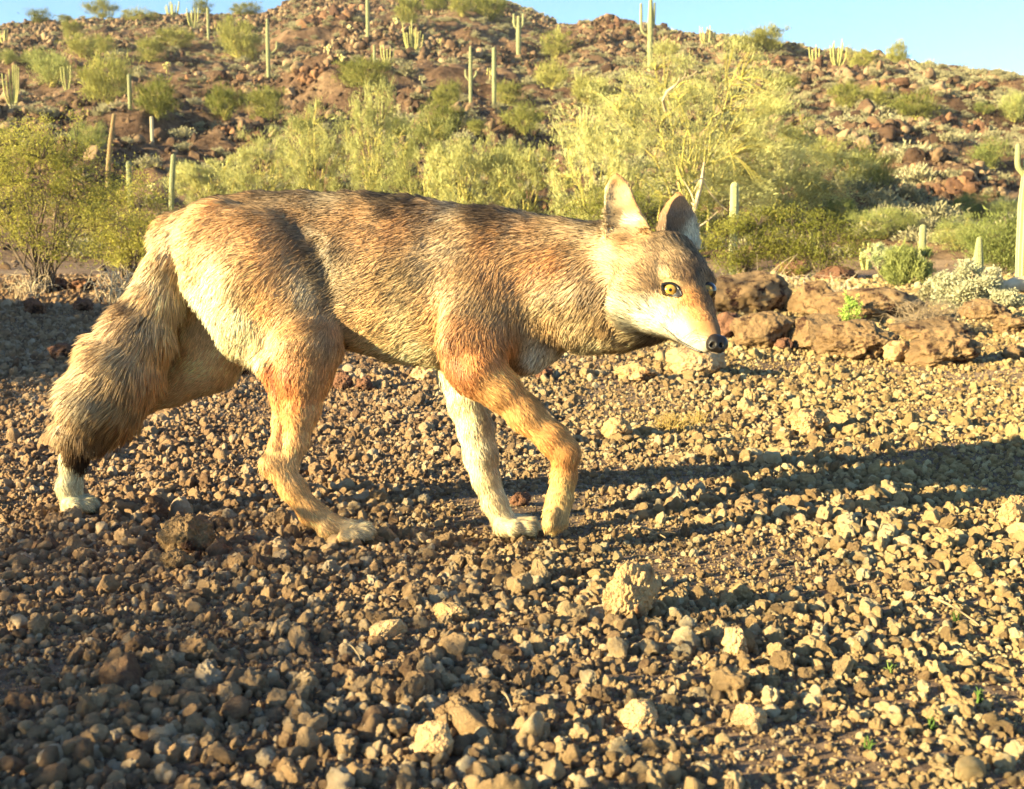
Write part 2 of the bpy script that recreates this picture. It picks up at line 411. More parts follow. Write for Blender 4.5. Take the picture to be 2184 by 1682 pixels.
rot = rs.uniform(0, 6.28, (len(X), 3)); scl = S[:, None] * rs.uniform(0.75, 1.35, (len(X), 3)); idx = rs.randint(0, 12, len(X))
ru = scatter('rubble', np.stack([X, Y, Z], -1)[~isb], rot[~isb], scl[~isb], idx[~isb], hsrc)
tag(ru, 'reddish brown lava rubble strewn over the hillside', 'rubble', kind='stuff')
bs2 = [stone_mesh('hill_block_%d' % k, 540 + k, 3, HM, 'block') for k in range(10)]
for k in np.nonzero(isb)[0]: add('rock', bs2[int(idx[k]) % 10], hill, (X[k], Y[k], Z[k]), rot[k], scl[k])
# outcrops: stacked blocks at the places the photograph shows them
def hillpt(px, py):
    g = G(px, py, 12, 150)
    if g is None:
        az = math.atan((px - 1092) / FPX); T, Rr = crest(np.array([az])); d = float(Rr[0]) - 1.0; x = d * math.sin(az); y = d * math.cos(az); return np.array([x, y, h1(x, y)])
    return g
osrc = [stone_mesh('outcrop_block_%d' % k, 580 + k, 3, OM, 'block') for k in range(8)]
OUT = [('dark jagged outcrop on the top of the hill', 690, 30, 150, 50), ('second dark outcrop right of the hilltop notch', 760, 12, 120, 40), ('rounded orange brown outcrop halfway up the left slope', 520, 285, 95, 45),
       ('brown outcrop above the leaning bare cactus', 395, 128, 60, 28), ('long row of brown blocks below the tall armed saguaro', 480, 160, 150, 34), ('dark outcrop right of the armed saguaro', 665, 150, 70, 36),
       ('reddish knob on the saddle of the skyline', 1290, 55, 100, 26), ('red brown outcrop under the skyline bushes', 1690, 135, 130, 38), ('tan outcrop left of the skyline shrubs', 1905, 180, 80, 50), ('broad brown outcrop on the right slope', 2040, 265, 110, 60),
       ('brown outcrop on the middle of the right slope', 1870, 275, 120, 50), ('dark blocks on the far right ridge', 2080, 185, 130, 36), ('tan boulder group right of the dark shrub', 1925, 365, 70, 60), ('brown blocks in the gap behind the coyote', 1160, 430, 50, 55),
       ('brown ledge low on the right slope', 2010, 400, 130, 50), ('dark ledge above the green shrubs on the left', 170, 135, 60, 30), ('brown outcrop left of the centre slope', 250, 300, 60, 26), ('rust coloured ledge below the centre saguaros', 1200, 230, 80, 40)]
for lab, px, py, w, hh in OUT:
    g = hillpt(px, py + hh * 0.3); D_ = g[1]; m = D_ / FPX
    e = empty('rock_outcrop', g); tag(e, lab, 'outcrop', 'rock outcrops on the hill')
    n = 20
    for k in range(n):
        dx = rs.uniform(-0.5, 0.5) * w * m; s = hh * m * rs.uniform(0.13, 0.34)
        dy = rs.uniform(-1, 1) * hh * m * 0.5
        zz_ = h1(g[0] + dx, g[1] + dy) - g[2]
        add('block', osrc[rs.randint(8)], e, (dx, dy, zz_ + s * 0.3), rs.uniform(0, 6.28, 3), (s * rs.uniform(0.8, 1.5), s * rs.uniform(0.8, 1.2), s * rs.uniform(0.8, 1.3)))
# ------------------------------------------------------------------ boulders and rocks near by
BM = rock_mat('brown_scoria', [(0.3, lin((100, 78, 56))), (0.5, lin((134, 108, 78))), (0.7, lin((164, 136, 98)))], 3.2, 0.03, spots=lin((62, 42, 34)), perobj=False)
BM2 = rock_mat('tan_scoria', [(0.3, lin((156, 124, 86))), (0.5, lin((188, 154, 110))), (0.7, lin((208, 178, 134)))], 3.5, 0.03, spots=lin((110, 78, 54)), perobj=False)
BM3 = rock_mat('rusty_scoria', [(0.3, lin((92, 66, 54))), (0.5, lin((126, 90, 70))), (0.7, lin((156, 116, 86)))], 3.2, 0.04, spots=lin((48, 34, 30)), perobj=False)
BM4 = rock_mat('pale_rock', [(0.3, lin((152, 122, 88))), (0.5, lin((184, 152, 112))), (0.7, lin((204, 176, 136)))], 3.0, 0.02, spots=lin((136, 106, 76)), perobj=False, spot_scale=5)
MATS = {'b': BM, 't': BM2, 'r': BM3, 'p': BM4}
def boulder(lab, px, py, w, hgt_px, mt, seed, name='boulder', cat='boulder', yaw=None, kind='block', depth=None, tilt=0.0, sub=5, ky=0.8):
    """px, py: middle of its foot; w, hgt_px: size as seen"""
    g = G(px, py); m = g[1] / FPX
    me = stone_mesh('boulder', seed, sub, MATS[mt], kind)
    n = len(me.vertices); v = np.empty(n * 3, np.float32); me.vertices.foreach_get('co', v); v = v.reshape(-1, 3)
    q = np.array(Euler((0, 0, yaw if yaw is not None else seed * 1.7)).to_matrix()); v = v @ q.T
    v = v / np.abs(v).max(0)
    if py < 800 and px > 1500: w, hgt_px = w * 1.14, hgt_px * 1.10
    v = v * np.array([w * m / 2, w * m * ky / 2, hgt_px * m * 0.62])
    if tilt:
        q = np.array(Euler((0, tilt, 0)).to_matrix()); v = v @ q.T
    v[:, 2] -= v[:, 2].max() - hgt_px * m * 0.98
    me.vertices.foreach_set('co', v.ravel().astype(np.float32)); me.update()
    o = add(name, me, None, g + np.array([0, w * m * ky * 0.3, 0])); tag(o, lab, cat); return o
BL = [('large blocky brown boulder at the left end of the boulder row', 1612, 672, 172, 88, 'b', 1, 'block'),
      ('slanted brown slab leaning right beside the large blocky boulder', 1748, 678, 118, 74, 'b', 2, 'block'),
      ('long low brown boulder behind the dry grey bush', 1865, 690, 215, 72, 'b', 3, 'block'),
      ('rounded brown boulder just right of the coyote muzzle', 1632, 748, 124, 78, 'b', 4, 'block'),
      ('small dark boulder half hidden behind the coyote muzzle', 1556, 722, 66, 52, 'r', 5, 'scoria'),
      ('broad flat tan boulder in the middle of the row', 1752, 752, 135, 76, 'b', 6, 'block'),
      ('knobbly pitted boulder with a deep dark shadow on its right', 1835, 772, 165, 84, 'b', 7, 'scoria'),
      ('small crumbly rock between the two pitted boulders', 1918, 776, 62, 46, 't', 8, 'scoria'),
      ('wide pitted boulder at the right end of the front row', 2030, 782, 150, 78, 'b', 9, 'scoria'),
      ('low grey brown boulder under the dry grey bush', 2000, 728, 170, 48, 'b', 10, 'block'),
      ('smooth rounded brown boulder below the pale grey shrub', 2105, 684, 104, 44, 'b', 11, 'block'),
      ('brown boulder cut by the right edge of the picture', 2168, 716, 84, 46, 'b', 12, 'scoria'),
      ('fist sized dark rock at the foot of the rounded boulder', 1673, 752, 38, 30, 'r', 13, 'scoria'),
      ('low boulder at the right edge of the picture', 2170, 770, 60, 34, 'b', 14, 'scoria'),
      ('dark boulder behind the tangled dry branches', 1695, 588, 72, 36, 'r', 15, 'block'),
      ('dark rock under the bent dead stems', 1790, 598, 90, 30, 'r', 16, 'block'),
      ('pale orange rock on the gravel under the coyote nose', 1487, 804, 136, 66, 'p', 17, 'block'),
      ('low orange brown rock left of the pale orange rock', 1362, 815, 104, 42, 't', 18, 'scoria'),
      ('small dark brown rock below the coyote chest', 1160, 810, 44, 32, 'r', 19, 'scoria'),
      ('dark red brown lava rock in front of the hind paws', 388, 1188, 130, 90, 'b', 20, 'scoria'),
      ('large tan knobbly rock standing on the gravel in the foreground', 1350, 1328, 142, 132, 't', 21, 'scoria'),
      ('cracked pale rock at the bottom edge of the picture', 920, 1625, 100, 82, 'p', 22, 'block'),
      ('flat pale orange stone with a dark hollow under it', 825, 1372, 86, 48, 'p', 23, 'block'),
      ('rusty orange wedge shaped stone', 960, 1332, 84, 44, 't', 24, 'block'),
      ('low tan mound shaped rock lit by the sun at the right', 1728, 928, 100, 58, 't', 25, 'scoria'),
      ('pale yellow brown lump beside the dry grass tuft', 1316, 938, 72, 52, 't', 26, 'scoria'),
      ('rounded tan rock cut by the right edge of the picture', 2172, 1130, 84, 74, 't', 27, 'scoria'),
      ('pale two part stone right of the large knobbly rock', 1572, 1402, 66, 66, 'p', 28, 'scoria'),
      ('pale angular stone below the large knobbly rock', 1362, 1565, 92, 66, 'p', 29, 'block'),
      ('broad pale stone at the lower right', 1600, 1560, 84, 58, 'p', 30, 'block'),
      ('dark crumbly rock between the hind legs', 510, 800, 62, 36, 'r', 31, 'scoria'),
      ('dark brown rock under the coyote belly', 730, 832, 50, 40, 'r', 32, 'scoria'),
      ('dark rock touching the brown rock under the belly', 775, 834, 44, 34, 'r', 33, 'scoria'),
      ('pale lump behind the planted foreleg', 905, 812, 60, 34, 'p', 34, 'scoria'),
      ('dark rock at the left edge behind the tail', 68, 672, 54, 38, 'r', 35, 'scoria'),
      ('dark rock right of the rock at the left edge', 172, 664, 48, 30, 'r', 36, 'scoria'),
      ('low shaded rock left of the tail', 135, 768, 94, 38, 'r', 37, 'scoria'),
      ('dark rock at the foot of the creosote bush', 108, 624, 66, 34, 'r', 38, 'scoria'),
      ('second dark rock at the foot of the creosote bush', 172, 622, 60, 30, 'r', 39, 'scoria'),
      ('brown stone in the shade of the front paws', 1110, 1080, 50, 30, 'r', 40, 'scoria'),
      ('tan rounded stone on the bright gravel at the right', 1605, 862, 36, 36, 't', 41, 'scoria'),
      ('brown rock below the lava rock in front of the hind paws', 370, 1222, 84, 46, 'b', 42, 'scoria')]
for lab, px, py, w, hh, mt, sd, kd in BL:
    big = w > 80
    boulder(lab, px, py, w, hh, mt, 700 + sd, 'boulder' if py < 800 and px > 1500 else 'rock', 'boulder' if py < 800 and px > 1500 else 'rock', kind=kd, sub=5 if big else 4)
# ------------------------------------------------------------------ cacti
def cactus_mat(name, c1, c2, tan):
    m, t, b = mat_new(name, 0.75, 0.25)
    at = nd(t, 'ShaderNodeAttribute', attribute_name='rib'); tc = nd(t, 'ShaderNodeTexCoord')
    n = noise_node(t, tc.outputs['Object'], 1.3, 5, 0.7)
    c = ramp(t, n.outputs[0], [(0.35, c1), (0.65, c2)]).outputs[0]
    f = ramp(t, at.outputs['Fac'], [(0.62, (0, 0, 0, 1)), (0.92, (1, 1, 1, 1))])
    c = mixc(t, f.outputs[0], c, tan); t.links.new(c, b.inputs['Base Color'])
    w = noise_node(t, tc.outputs['Object'], 30, 3, 0.7); bump(t, b, w.outputs[0], 0.5, 0.01); return m
SAG = cactus_mat('saguaro_skin', lin((104, 110, 72)), lin((134, 136, 94)), lin((190, 184, 140)))
SAGY = cactus_mat('pale_saguaro_skin', lin((150, 150, 96)), lin((186, 182, 128)), lin((214, 206, 156)))
SAGB = cactus_mat('old_saguaro_skin', lin((120, 92, 60)), lin((150, 124, 84)), lin((186, 160, 116)))
SAGP = cactus_mat('pale_dead_cactus', lin((176, 158, 122)), lin((200, 184, 150)), lin((220, 206, 176)))
ORG = cactus_mat('organ_pipe_skin', lin((140, 140, 78)), lin((168, 164, 96)), lin((212, 204, 140)))
def ribbed(path, rad, ribs, mat, name, depth=0.16, seg=4, round_tip=True):
    path = np.asarray(path, float)
    # resample
    L = np.r_[0, np.cumsum(np.linalg.norm(np.diff(path, axis=0), axis=1))]
    m = 22; r0 = np.interp(np.linspace(0, 1, m), np.linspace(0, 1, len(rad)), rad) if np.ndim(rad) else np.full(m, rad)
    t = np.linspace(0, L[-1], m); pts = np.stack([np.interp(t, L, path[:, c]) for c in range(3)], -1)
    for _ in range(2): pts[1:-1] = (pts[:-2] + 2 * pts[1:-1] + pts[2:]) / 4
    # dome
    tip = pts[-1]; d = pts[-1] - pts[-2]; d /= np.linalg.norm(d); R = r0[-1]
    ex = [tip + d * R * 1.1 * math.sin(a) for a in (0.35, 0.75, 1.1, 1.4)]; er = [R * math.cos(a) for a in (0.35, 0.75, 1.1, 1.4)]
    pts = np.concatenate([pts, ex]); r0 = np.concatenate([r0, er])
    n = ribs * seg; tg = np.gradient(pts, axis=0); tg /= np.linalg.norm(tg, axis=1)[:, None]
    ref = np.array([0.2, 1, 0.0]); a = np.cross(tg, ref); a /= np.linalg.norm(a, axis=1)[:, None]; b = np.cross(tg, a)
    th = np.arange(n) * 2 * np.pi / n; rib = 0.5 + 0.5 * np.cos(th * ribs); prof = 1 - depth * (1 - np.abs(np.cos(th * ribs / 2))) * 1.6
    v = pts[:, None] + (r0[:, None] * prof[None])[..., None] * (np.cos(th)[None, :, None] * a[:, None] + np.sin(th)[None, :, None] * b[:, None])
    v = v.reshape(-1, 3); M = len(pts); i = np.arange(M - 1)[:, None] * n; j = np.arange(n)[None]; k = (j + 1) % n
    f4 = np.stack([i + j, i + k, i + n + k, i + n + j], -1).reshape(-1, 4)
    v = np.concatenate([v, [pts[-1] + tg[-1] * r0[-1] * 0.3]]); f3 = np.stack([(M - 1) * n + np.arange(n), (M - 1) * n + (np.arange(n) + 1) % n, np.full(n, M * n)], -1)
    me = mesh_np(name, v, [f4, f3], [mat]); q = me.attributes.new('rib', 'FLOAT', 'POINT'); q.data.foreach_set('value', np.r_[np.tile(rib, M), 1].astype(np.float32)); return me
def saguaro(lab, px, pyb, pyt, wpx, arms=(), mat=None, pxt=None, dist=None, taper=1.0):
    mat = mat or SAG
    g = Gd(px, dist) if dist else hillpt(px, pyb); m = g[1] / FPX; H = (pyb - pyt) * m; r = wpx * m / 2
    if dist: g[2] = P(px, pyb, dist)[2]; g[2] = min(g[2], h1(g[0], g[1])) if g[2] > h1(g[0], g[1]) + 0.4 else g[2]
    if dist: H = P(px, pyt, dist)[2] - g[2]
    e = empty('saguaro_cactus', g); tag(e, lab, 'cactus', 'saguaro cacti')
    dx = ((pxt if pxt is not None else px) - px) * m
    path = [(0, 0, -0.3), (dx * 0.25, 0, H * 0.3), (dx * 0.6, 0, H * 0.65), (dx, 0, H - r)]
    ribs = 12 if wpx < 14 else 16
    add('trunk', ribbed(path, [r * 0.85, r, r * 1.02, r * 0.95 * taper], ribs, mat, 'saguaro_trunk'), e)
    for side, f0, f1, w2 in arms:   # side in px, start and end fraction of the height
        x0 = dx * f0; x1 = dx * f0 + side * m; rr = r * w2
        z0 = H * f0; z1 = H * f1; s = np.sign(side)
        add('arm', ribbed([(x0, 0, z0), (x0 + (x1 - x0) * 0.55, 0, z0 + 0.03 * H), (x1, 0, z0 + 0.09 * H), (x1 + 0.1 * s * rr, 0.1 * rr, (z0 + z1) / 2), (x1 + 0.3 * s * rr, 0, z1)], [rr * 0.8, rr * 0.9, rr, rr, rr * 0.85], 10, mat, 'saguaro_arm'), e)
    return e
saguaro('slim saguaro without arms near the left skyline', 445, 84, 21, 6)
saguaro('tall saguaro with one short raised arm on its right', 573, 168, 45, 8, [(18, 0.40, 0.60, 0.55)], taper=0.7)
saguaro('short green saguaro above the leaning bare one', 278, 234, 161, 8)
saguaro('leaning brown saguaro on the left slope', 228, 400, 246, 10, mat=SAGB, pxt=249, taper=0.8)
saguaro('short pale dead cactus stump below a round bush', 325, 302, 250, 7, mat=SAGP)
saguaro('green saguaro just behind the left creosote bush', 278, 440, 347, 11)
saguaro('pale green saguaro standing over the coyote rump', 365, 446, 332, 11, pxt=374)
saguaro('tall saguaro cut by the top edge of the picture', 785, 86, -22, 8, taper=0.9)
saguaro('thin saguaro rising out of a wide bush on the centre slope', 799, 152, 99, 6)
saguaro('saguaro with two arms raised in a Y near the skyline dip', 1106, 124, 38, 10, [(-9, 0.66, 1.0, 0.55), (9, 0.66, 1.0, 0.55)], taper=0.6)
saguaro('saguaro with a stubby arm on each side on the centre slope', 1004, 226, 104, 8, [(-10, 0.40, 0.58, 0.6), (11, 0.42, 0.56, 0.7)], taper=0.7)
saguaro('armless saguaro right of the two armed one', 1054, 226, 107, 9)
saguaro('tall grey saguaro with long arms standing against the sky', 1386, 150, -8, 11, [(-19, 0.42, 0.84, 0.5), (7, 0.5, 0.85, 0.5)], taper=0.6)
saguaro('short round topped young saguaro at the right', 1954, 580, 478, 15, dist=12.5)
saguaro('stout young saguaro with a slanted pointed top', 2073, 588, 500, 21, dist=11.5, taper=0.55)
saguaro('thick saguaro trunk cut by the right edge of the picture', 2180, 600, 290, 54, [(-34, 0.70, 0.93, 0.22)], dist=12, taper=0.75)
saguaro('pale saguaro trunk half hidden behind the palo verde', 1557, 575, 388, 18, mat=SAGY, dist=14.5)
saguaro('blurred thin cactus stem at the left edge', 2, 330, 245, 9, dist=30)
# organ pipe cacti
def organ(lab, px, pyb, pyt, spread, n, seed, wpx=2.7, dist=None):
    r2 = np.random.RandomState(seed); g = Gd(px, dist) if dist else hillpt(px, pyb); m = g[1] / FPX; H = (pyb - pyt) * m
    e = empty('organ_pipe_cactus', g); tag(e, lab, 'cactus', 'organ pipe cacti')
    for k in range(n):
        f = (k / (n - 1) - 0.5) * 2 if n > 1 else 0; x1 = f * spread * m / 2; h = H * r2.uniform(0.62, 1.0) * (1 - 0.12 * abs(f)); yy = r2.uniform(-0.4, 0.4) * spread * m / 2
        rr = wpx * m / 2 * r2.uniform(0.85, 1.15)
        add('stem', ribbed([(f * 0.1 * spread * m, yy * 0.2, -0.2), (x1 * 0.55, yy * 0.6, h * 0.12), (x1 * 0.85, yy * 0.9, h * 0.4), (x1, yy, h)], [rr, rr, rr, rr * 0.8], 7, ORG, 'organ_pipe_stem', seg=2), e)
for k, a in enumerate([('organ pipe cactus with many stems at the left edge of the slope', 28, 226, 132, 34, 7), ('sparse organ pipe cactus right of the one at the left edge', 143, 190, 120, 20, 4), ('small organ pipe cactus high at the left edge', 8, 94, 62, 20, 5),
    ('grey organ pipe cactus against the left skyline', 368, 36, 3, 30, 8), ('organ pipe cactus just below the left skyline', 412, 62, 16, 22, 6), ('full organ pipe cactus under the summit shrubs', 881, 113, 46, 42, 10),
    ('open organ pipe cactus with curved stems left of the full one', 826, 136, 92, 28, 5), ('two stemmed organ pipe cactus above the yellow shrubs', 812, 262, 196, 24, 4), ('tiny organ pipe cactus below the skyline dip', 1188, 80, 52, 14, 4),
    ('organ pipe cactus left of the large palo verde', 1248, 302, 225, 36, 6), ('slender organ pipe cactus among the palo verde branches', 1342, 274, 206, 16, 3), ('small grey organ pipe cactus on the centre slope', 1233, 176, 140, 14, 4),
    ('tall stemmed organ pipe cactus on the skyline behind the palo verde', 1508, 100, 52, 34, 7), ('left one of two organ pipe cacti on the right skyline', 1742, 138, 96, 34, 6), ('full organ pipe cactus on the right skyline', 1786, 144, 84, 34, 8),
    ('organ pipe cactus inside the skyline shrub at the right', 1913, 136, 86, 40, 5)]):
    organ(*a, seed=40 + k)
organ('yellow organ pipe cactus behind the bent dead stems', 1839, 556, 486, 32, 5, 60, 7, dist=20)
organ('low yellow cactus stems behind the shrubs right of the coyote', 1727, 545, 492, 20, 3, 61, 7, dist=22)
# ------------------------------------------------------------------ shrubs and trees
PV = leaf_mat('palo_verde_leaf', lin((156, 156, 98)), lin((200, 196, 134)), 0.35)
HB = leaf_mat('hill_shrub_leaf', lin((122, 124, 66)), lin((168, 164, 96)), 0.3)
GB = leaf_mat('green_shrub_leaf', lin((128, 134, 78)), lin((168, 170, 106)), 0.3)
CR = leaf_mat('creosote_leaf', lin((122, 122, 58)), lin((180, 172, 90)), 0.35, scale=2.5)
BR = leaf_mat('brittlebush_leaf', lin((136, 130, 102)), lin((170, 162, 128)), 0.15)
SG = leaf_mat('saltbush_leaf', lin((136, 136, 108)), lin((176, 172, 140)), 0.2, scale=6)
DG = leaf_mat('dry_grass', lin((176, 150, 90)), lin((206, 180, 116)), 0.25)
YB = bark_mat('palo_verde_bark', lin((150, 146, 70)), lin((190, 172, 104)))
GBK = bark_mat('grey_bark', lin((74, 62, 52)), lin((120, 104, 88)))
DW = bark_mat('dead_wood', lin((168, 146, 116)), lin((212, 192, 160)))
def blades(r2, cen, d, L, w, jit=0.35):
    """one thin two-triangle blade at each centre, along d"""
    n = len(cen); L = L * np.exp(r2.normal(0, 0.35, n)); d = d + r2.normal(0, jit, (n, 3)); d /= np.linalg.norm(d, axis=1)[:, None] + 1e-9
    s = np.cross(d, r2.normal(size=(n, 3))); s /= np.linalg.norm(s, axis=1)[:, None] + 1e-9; s = s * (w * np.exp(r2.normal(0, 0.25, n)))[:, None] / 2
    a = cen - d * L[:, None] / 2; b = cen + d * L[:, None] / 2; mid = cen + r2.normal(0, 0.06, (n, 3)) * L[:, None]
    v = np.stack([a, mid + s, b, mid - s], 1).reshape(-1, 3); i = np.arange(n)[:, None] * 4
    return v, np.concatenate([i + [0, 1, 2], i + [0, 2, 3]])
def shrub_meshes(seed, W, H, nb, L, w, leaf, bark, stems=7, r_stem=0.03, up=0.6, clump=0.16, nclump=60, base=0.12, droop=0.0, leafy=0.0, twigs=220, side=3, depth=0.9, flat=1.0):
    """foliage and branch meshes of a shrub that stands at the origin"""
    r2 = np.random.RandomState(seed)
    tips = []; bb = MB(); lines = []
    for k in range(stems):
        a = r2.uniform(0, 6.28); sp = r2.uniform(0.25, 1.0) ** 0.7
        e = np.array([math.cos(a) * W / 2 * sp * 0.85, math.sin(a) * W / 2 * sp * 0.85 * depth, H * r2.uniform(0.6, 0.95) * (1 - 0.35 * sp ** 2)])
        p = bez((r2.normal(0, 0.03 * W), r2.normal(0, 0.03 * W), -0.05), (e[0] * 0.35, e[1] * 0.35, e[2] * (0.45 + 0.3 * r2.rand())), e, 8)
        p[1:-1] += r2.normal(0, 0.018 * W, (6, 3)); lines.append(p)
        v, f = tube(p, np.linspace(r_stem, r_stem * 0.25, 8), side + 1); bb.add(v, f4=f)
    cl = []
    while len(cl) < nclump:
        q = r2.normal(size=3); q /= np.linalg.norm(q); rr = r2.uniform(0.25, 1.0) ** 0.55
        lump = 1 + 0.22 * math.sin(3.1 * q[0] + seed) * math.cos(2.7 * q[1] + 1.3 * seed) + r2.normal(0, 0.08)
        c = np.array([q[0] * W / 2 * rr * lump, q[1] * W / 2 * rr * lump * depth, H * (base + 1) / 2 + q[2] * H * (1 - base) / 2 * rr * lump * flat])
        if c[2] < H * base * 0.6: continue
        cl.append(c)
    cl = np.array(cl)
    allp = np.concatenate([p[2:] for p in lines])
    for k in range(min(twigs, len(cl) * 4)):
        c = cl[k % len(cl)] + r2.normal(0, clump * 0.35, 3) * [W / 2, W / 2, H / 2]; j = np.argmin(((allp - c) ** 2).sum(1) * r2.uniform(0.7, 1.3, len(allp))); p = bez(allp[j], (allp[j] + c) / 2 + [0, 0, 0.06 * H - droop * H], c, 5)
        v, f = tube(p, np.linspace(r_stem * 0.32, r_stem * 0.07, 5), side); bb.add(v, f4=f)
    ci = r2.randint(0, len(cl), nb); sz = clump * np.exp(r2.normal(0, 0.3, len(cl)))
    off = r2.normal(0, 1, (nb, 3)) * sz[ci][:, None] * [W / 2, W / 2 * depth, H / 2 * 0.9]
    cen = cl[ci] + off; cen[:, 2] = np.maximum(cen[:, 2], 0.02 * H)
    out = cen - np.array([0, 0, H * 0.25]); out /= np.linalg.norm(out, axis=1)[:, None] + 1e-9
    d = out * (1 - up) + np.array([0, 0, up - droop])
    v, f = blades(r2, cen, d, L, w, 0.35 if not leafy else 1.2)
    return mesh_np('foliage', v, [f], [leaf], smooth=False), bb.mesh('branches', bark)
PROTO = {}
def proto(kind):
    if kind in PROTO: return PROTO[kind]
    if kind.startswith('hill'):
        s = int(kind[4:]); m = shrub_meshes(900 + s, 2.0, 1.0, 4200, 0.13, 0.010, HB, YB, 8, 0.02, 0.5, 0.15, 60, 0.04, twigs=90)
    elif kind.startswith('green'):
        s = int(kind[5:]); m = shrub_meshes(930 + s, 2.0, 1.0, 4200, 0.12, 0.010, GB, YB, 8, 0.02, 0.4, 0.16, 55, 0.04, twigs=90)
    elif kind.startswith('fine'):
        s = int(kind[4:]); m = shrub_meshes(990 + s, 2.0, 1.0, 13000, 0.045, 0.014, GB, YB, 12, 0.014, 0.3, 0.13, 90, 0.04, twigs=200, leafy=1)
    elif kind.startswith('brit'):
        s = int(kind[4:]); m = shrub_meshes(960 + s, 2.0, 1.0, 420, 0.30, 0.10, BR, DW, 3, 0.02, 0.5, 0.28, 16, 0.0, twigs=12)
    PROTO[kind] = m; return m
def put_shrub(kind, lab, cat, group, g, W, H, yaw, name):
    fo, br = proto(kind); e = empty(name, g, (0, 0, yaw), (W / 2, W / 2, H)); tag(e, lab, cat, group)
    add('foliage', fo, e); add('branches', br, e); return e
r3 = np.random.RandomState(5)
HBUSH = [(87, 54, 45, 30, 's'), (245, 38, 60, 38, 's'), (136, 48, 32, 14, 's'), (430, 34, 40, 30, 's'), (524, 36, 58, 26, 's'), (297, 48, 62, 24, 'h'), (155, 84, 44, 32, 'h'), (175, 124, 62, 44, 'h'), (224, 116, 48, 34, 'h'), (377, 104, 78, 36, 'h'), (318, 132, 62, 42, 'h'), (510, 132, 92, 76, 'h'),
 (84, 146, 72, 34, 'g'), (15, 138, 42, 28, 'g'), (115, 188, 86, 58, 'g'), (230, 222, 118, 92, 'h'), (336, 256, 86, 76, 'h'), (479, 258, 74, 64, 'h'), (573, 256, 78, 58, 'h'), (751, 182, 46, 40, 'h'), (190, 332, 68, 62, 'g'), (646, 288, 44, 32, 'h'),
 (870, 52, 58, 48, 'h'), (930, 26, 52, 32, 'h'), (985, 34, 54, 40, 'h'), (1045, 46, 74, 46, 'h'), (779, 188, 112, 52, 'h'), (1185, 124, 62, 46, 'h'), (1178, 190, 66, 52, 'h'), (1255, 230, 74, 58, 'h'), (1080, 230, 66, 46, 'h'), (954, 232, 68, 50, 'h'), (944, 298, 80, 70, 'h'), (1118, 290, 82, 58, 'h'),
 (1013, 290, 42, 28, 'h'), (850, 302, 52, 44, 'h'), (1076, 366, 78, 50, 'h'),
 (1590, 112, 60, 34, 's'), (1640, 112, 72, 46, 's'), (1837, 152, 58, 38, 's'), (1913, 142, 46, 46, 's'), (1977, 152, 32, 20, 's'), (1800, 232, 66, 46, 'h'), (1860, 234, 60, 44, 'h'), (1950, 256, 78, 52, 'h'), (1667, 202, 54, 38, 'h'), (2163, 262, 54, 54, 'g'), (2098, 244, 36, 24, 'g'),
 (1848, 412, 108, 84, 'h'), (2114, 362, 72, 58, 'g'), (1720, 430, 82, 60, 'h'), (1758, 362, 78, 60, 'h'), (1887, 510, 114, 64, 'g'), (2068, 474, 82, 54, 'g'), (2040, 534, 94, 64, 'g'), (1795, 478, 60, 54, 'h'), (1420, 120, 50, 26, 's'), (2150, 470, 60, 44, 'g'), (1690, 320, 60, 40, 'h'), (1640, 260, 66, 48, 'h'), (2130, 560, 80, 60, 'g')]
def where(px, py):
    v = 'high on the' if py < 110 else 'halfway up the' if py < 260 else 'low on the'
    h_ = 'left' if px < 600 else 'centre' if px < 1200 else 'right'
    return v + ' ' + h_ + ' slope'
ORD = ['first', 'second', 'third', 'fourth', 'fifth', 'sixth', 'seventh', 'eighth', 'ninth', 'tenth']
HB_LAB = {(px, k): ('yellow green' if c == 'h' else 'fresh green' if c == 'g' else 'olive green') + ' rounded shrub ' + ('on the skyline of the hill' if c == 's' else where(px, pyb)) for k, (px, pyb, w, hh, c) in enumerate(HBUSH)}
for k, (px, pyb, w, hh, c) in enumerate(HBUSH):
    g = hillpt(px, pyb); m = g[1] / FPX
    kind = ('green%d' if c == 'g' else 'hill%d') % (k % 4)
    if pyb > 440 and px > 1700: kind = 'fine%d' % (k % 3)
    lab = ('yellow green' if c == 'h' else 'fresh green' if c == 'g' else 'olive green') + ' rounded shrub ' + ('on the skyline of the hill' if c == 's' else where(px, pyb))
    grp = 'shrubs ' + lab.split('rounded shrub ')[1]
    same = sorted(q for q in HB_LAB if HB_LAB[q] == lab); n_ = same.index((px, k)) + 1
    if len(same) > 1: lab += ', ' + (ORD[n_ - 1] + ' from the left' if n_ <= (len(same) + 1) // 2 else ORD[len(same) - n_] + ' from the right')
    put_shrub(kind, lab, 'shrub', grp, g, w * m * 1.12, hh * m * 1.12, r3.uniform(0, 6), 'shrub')
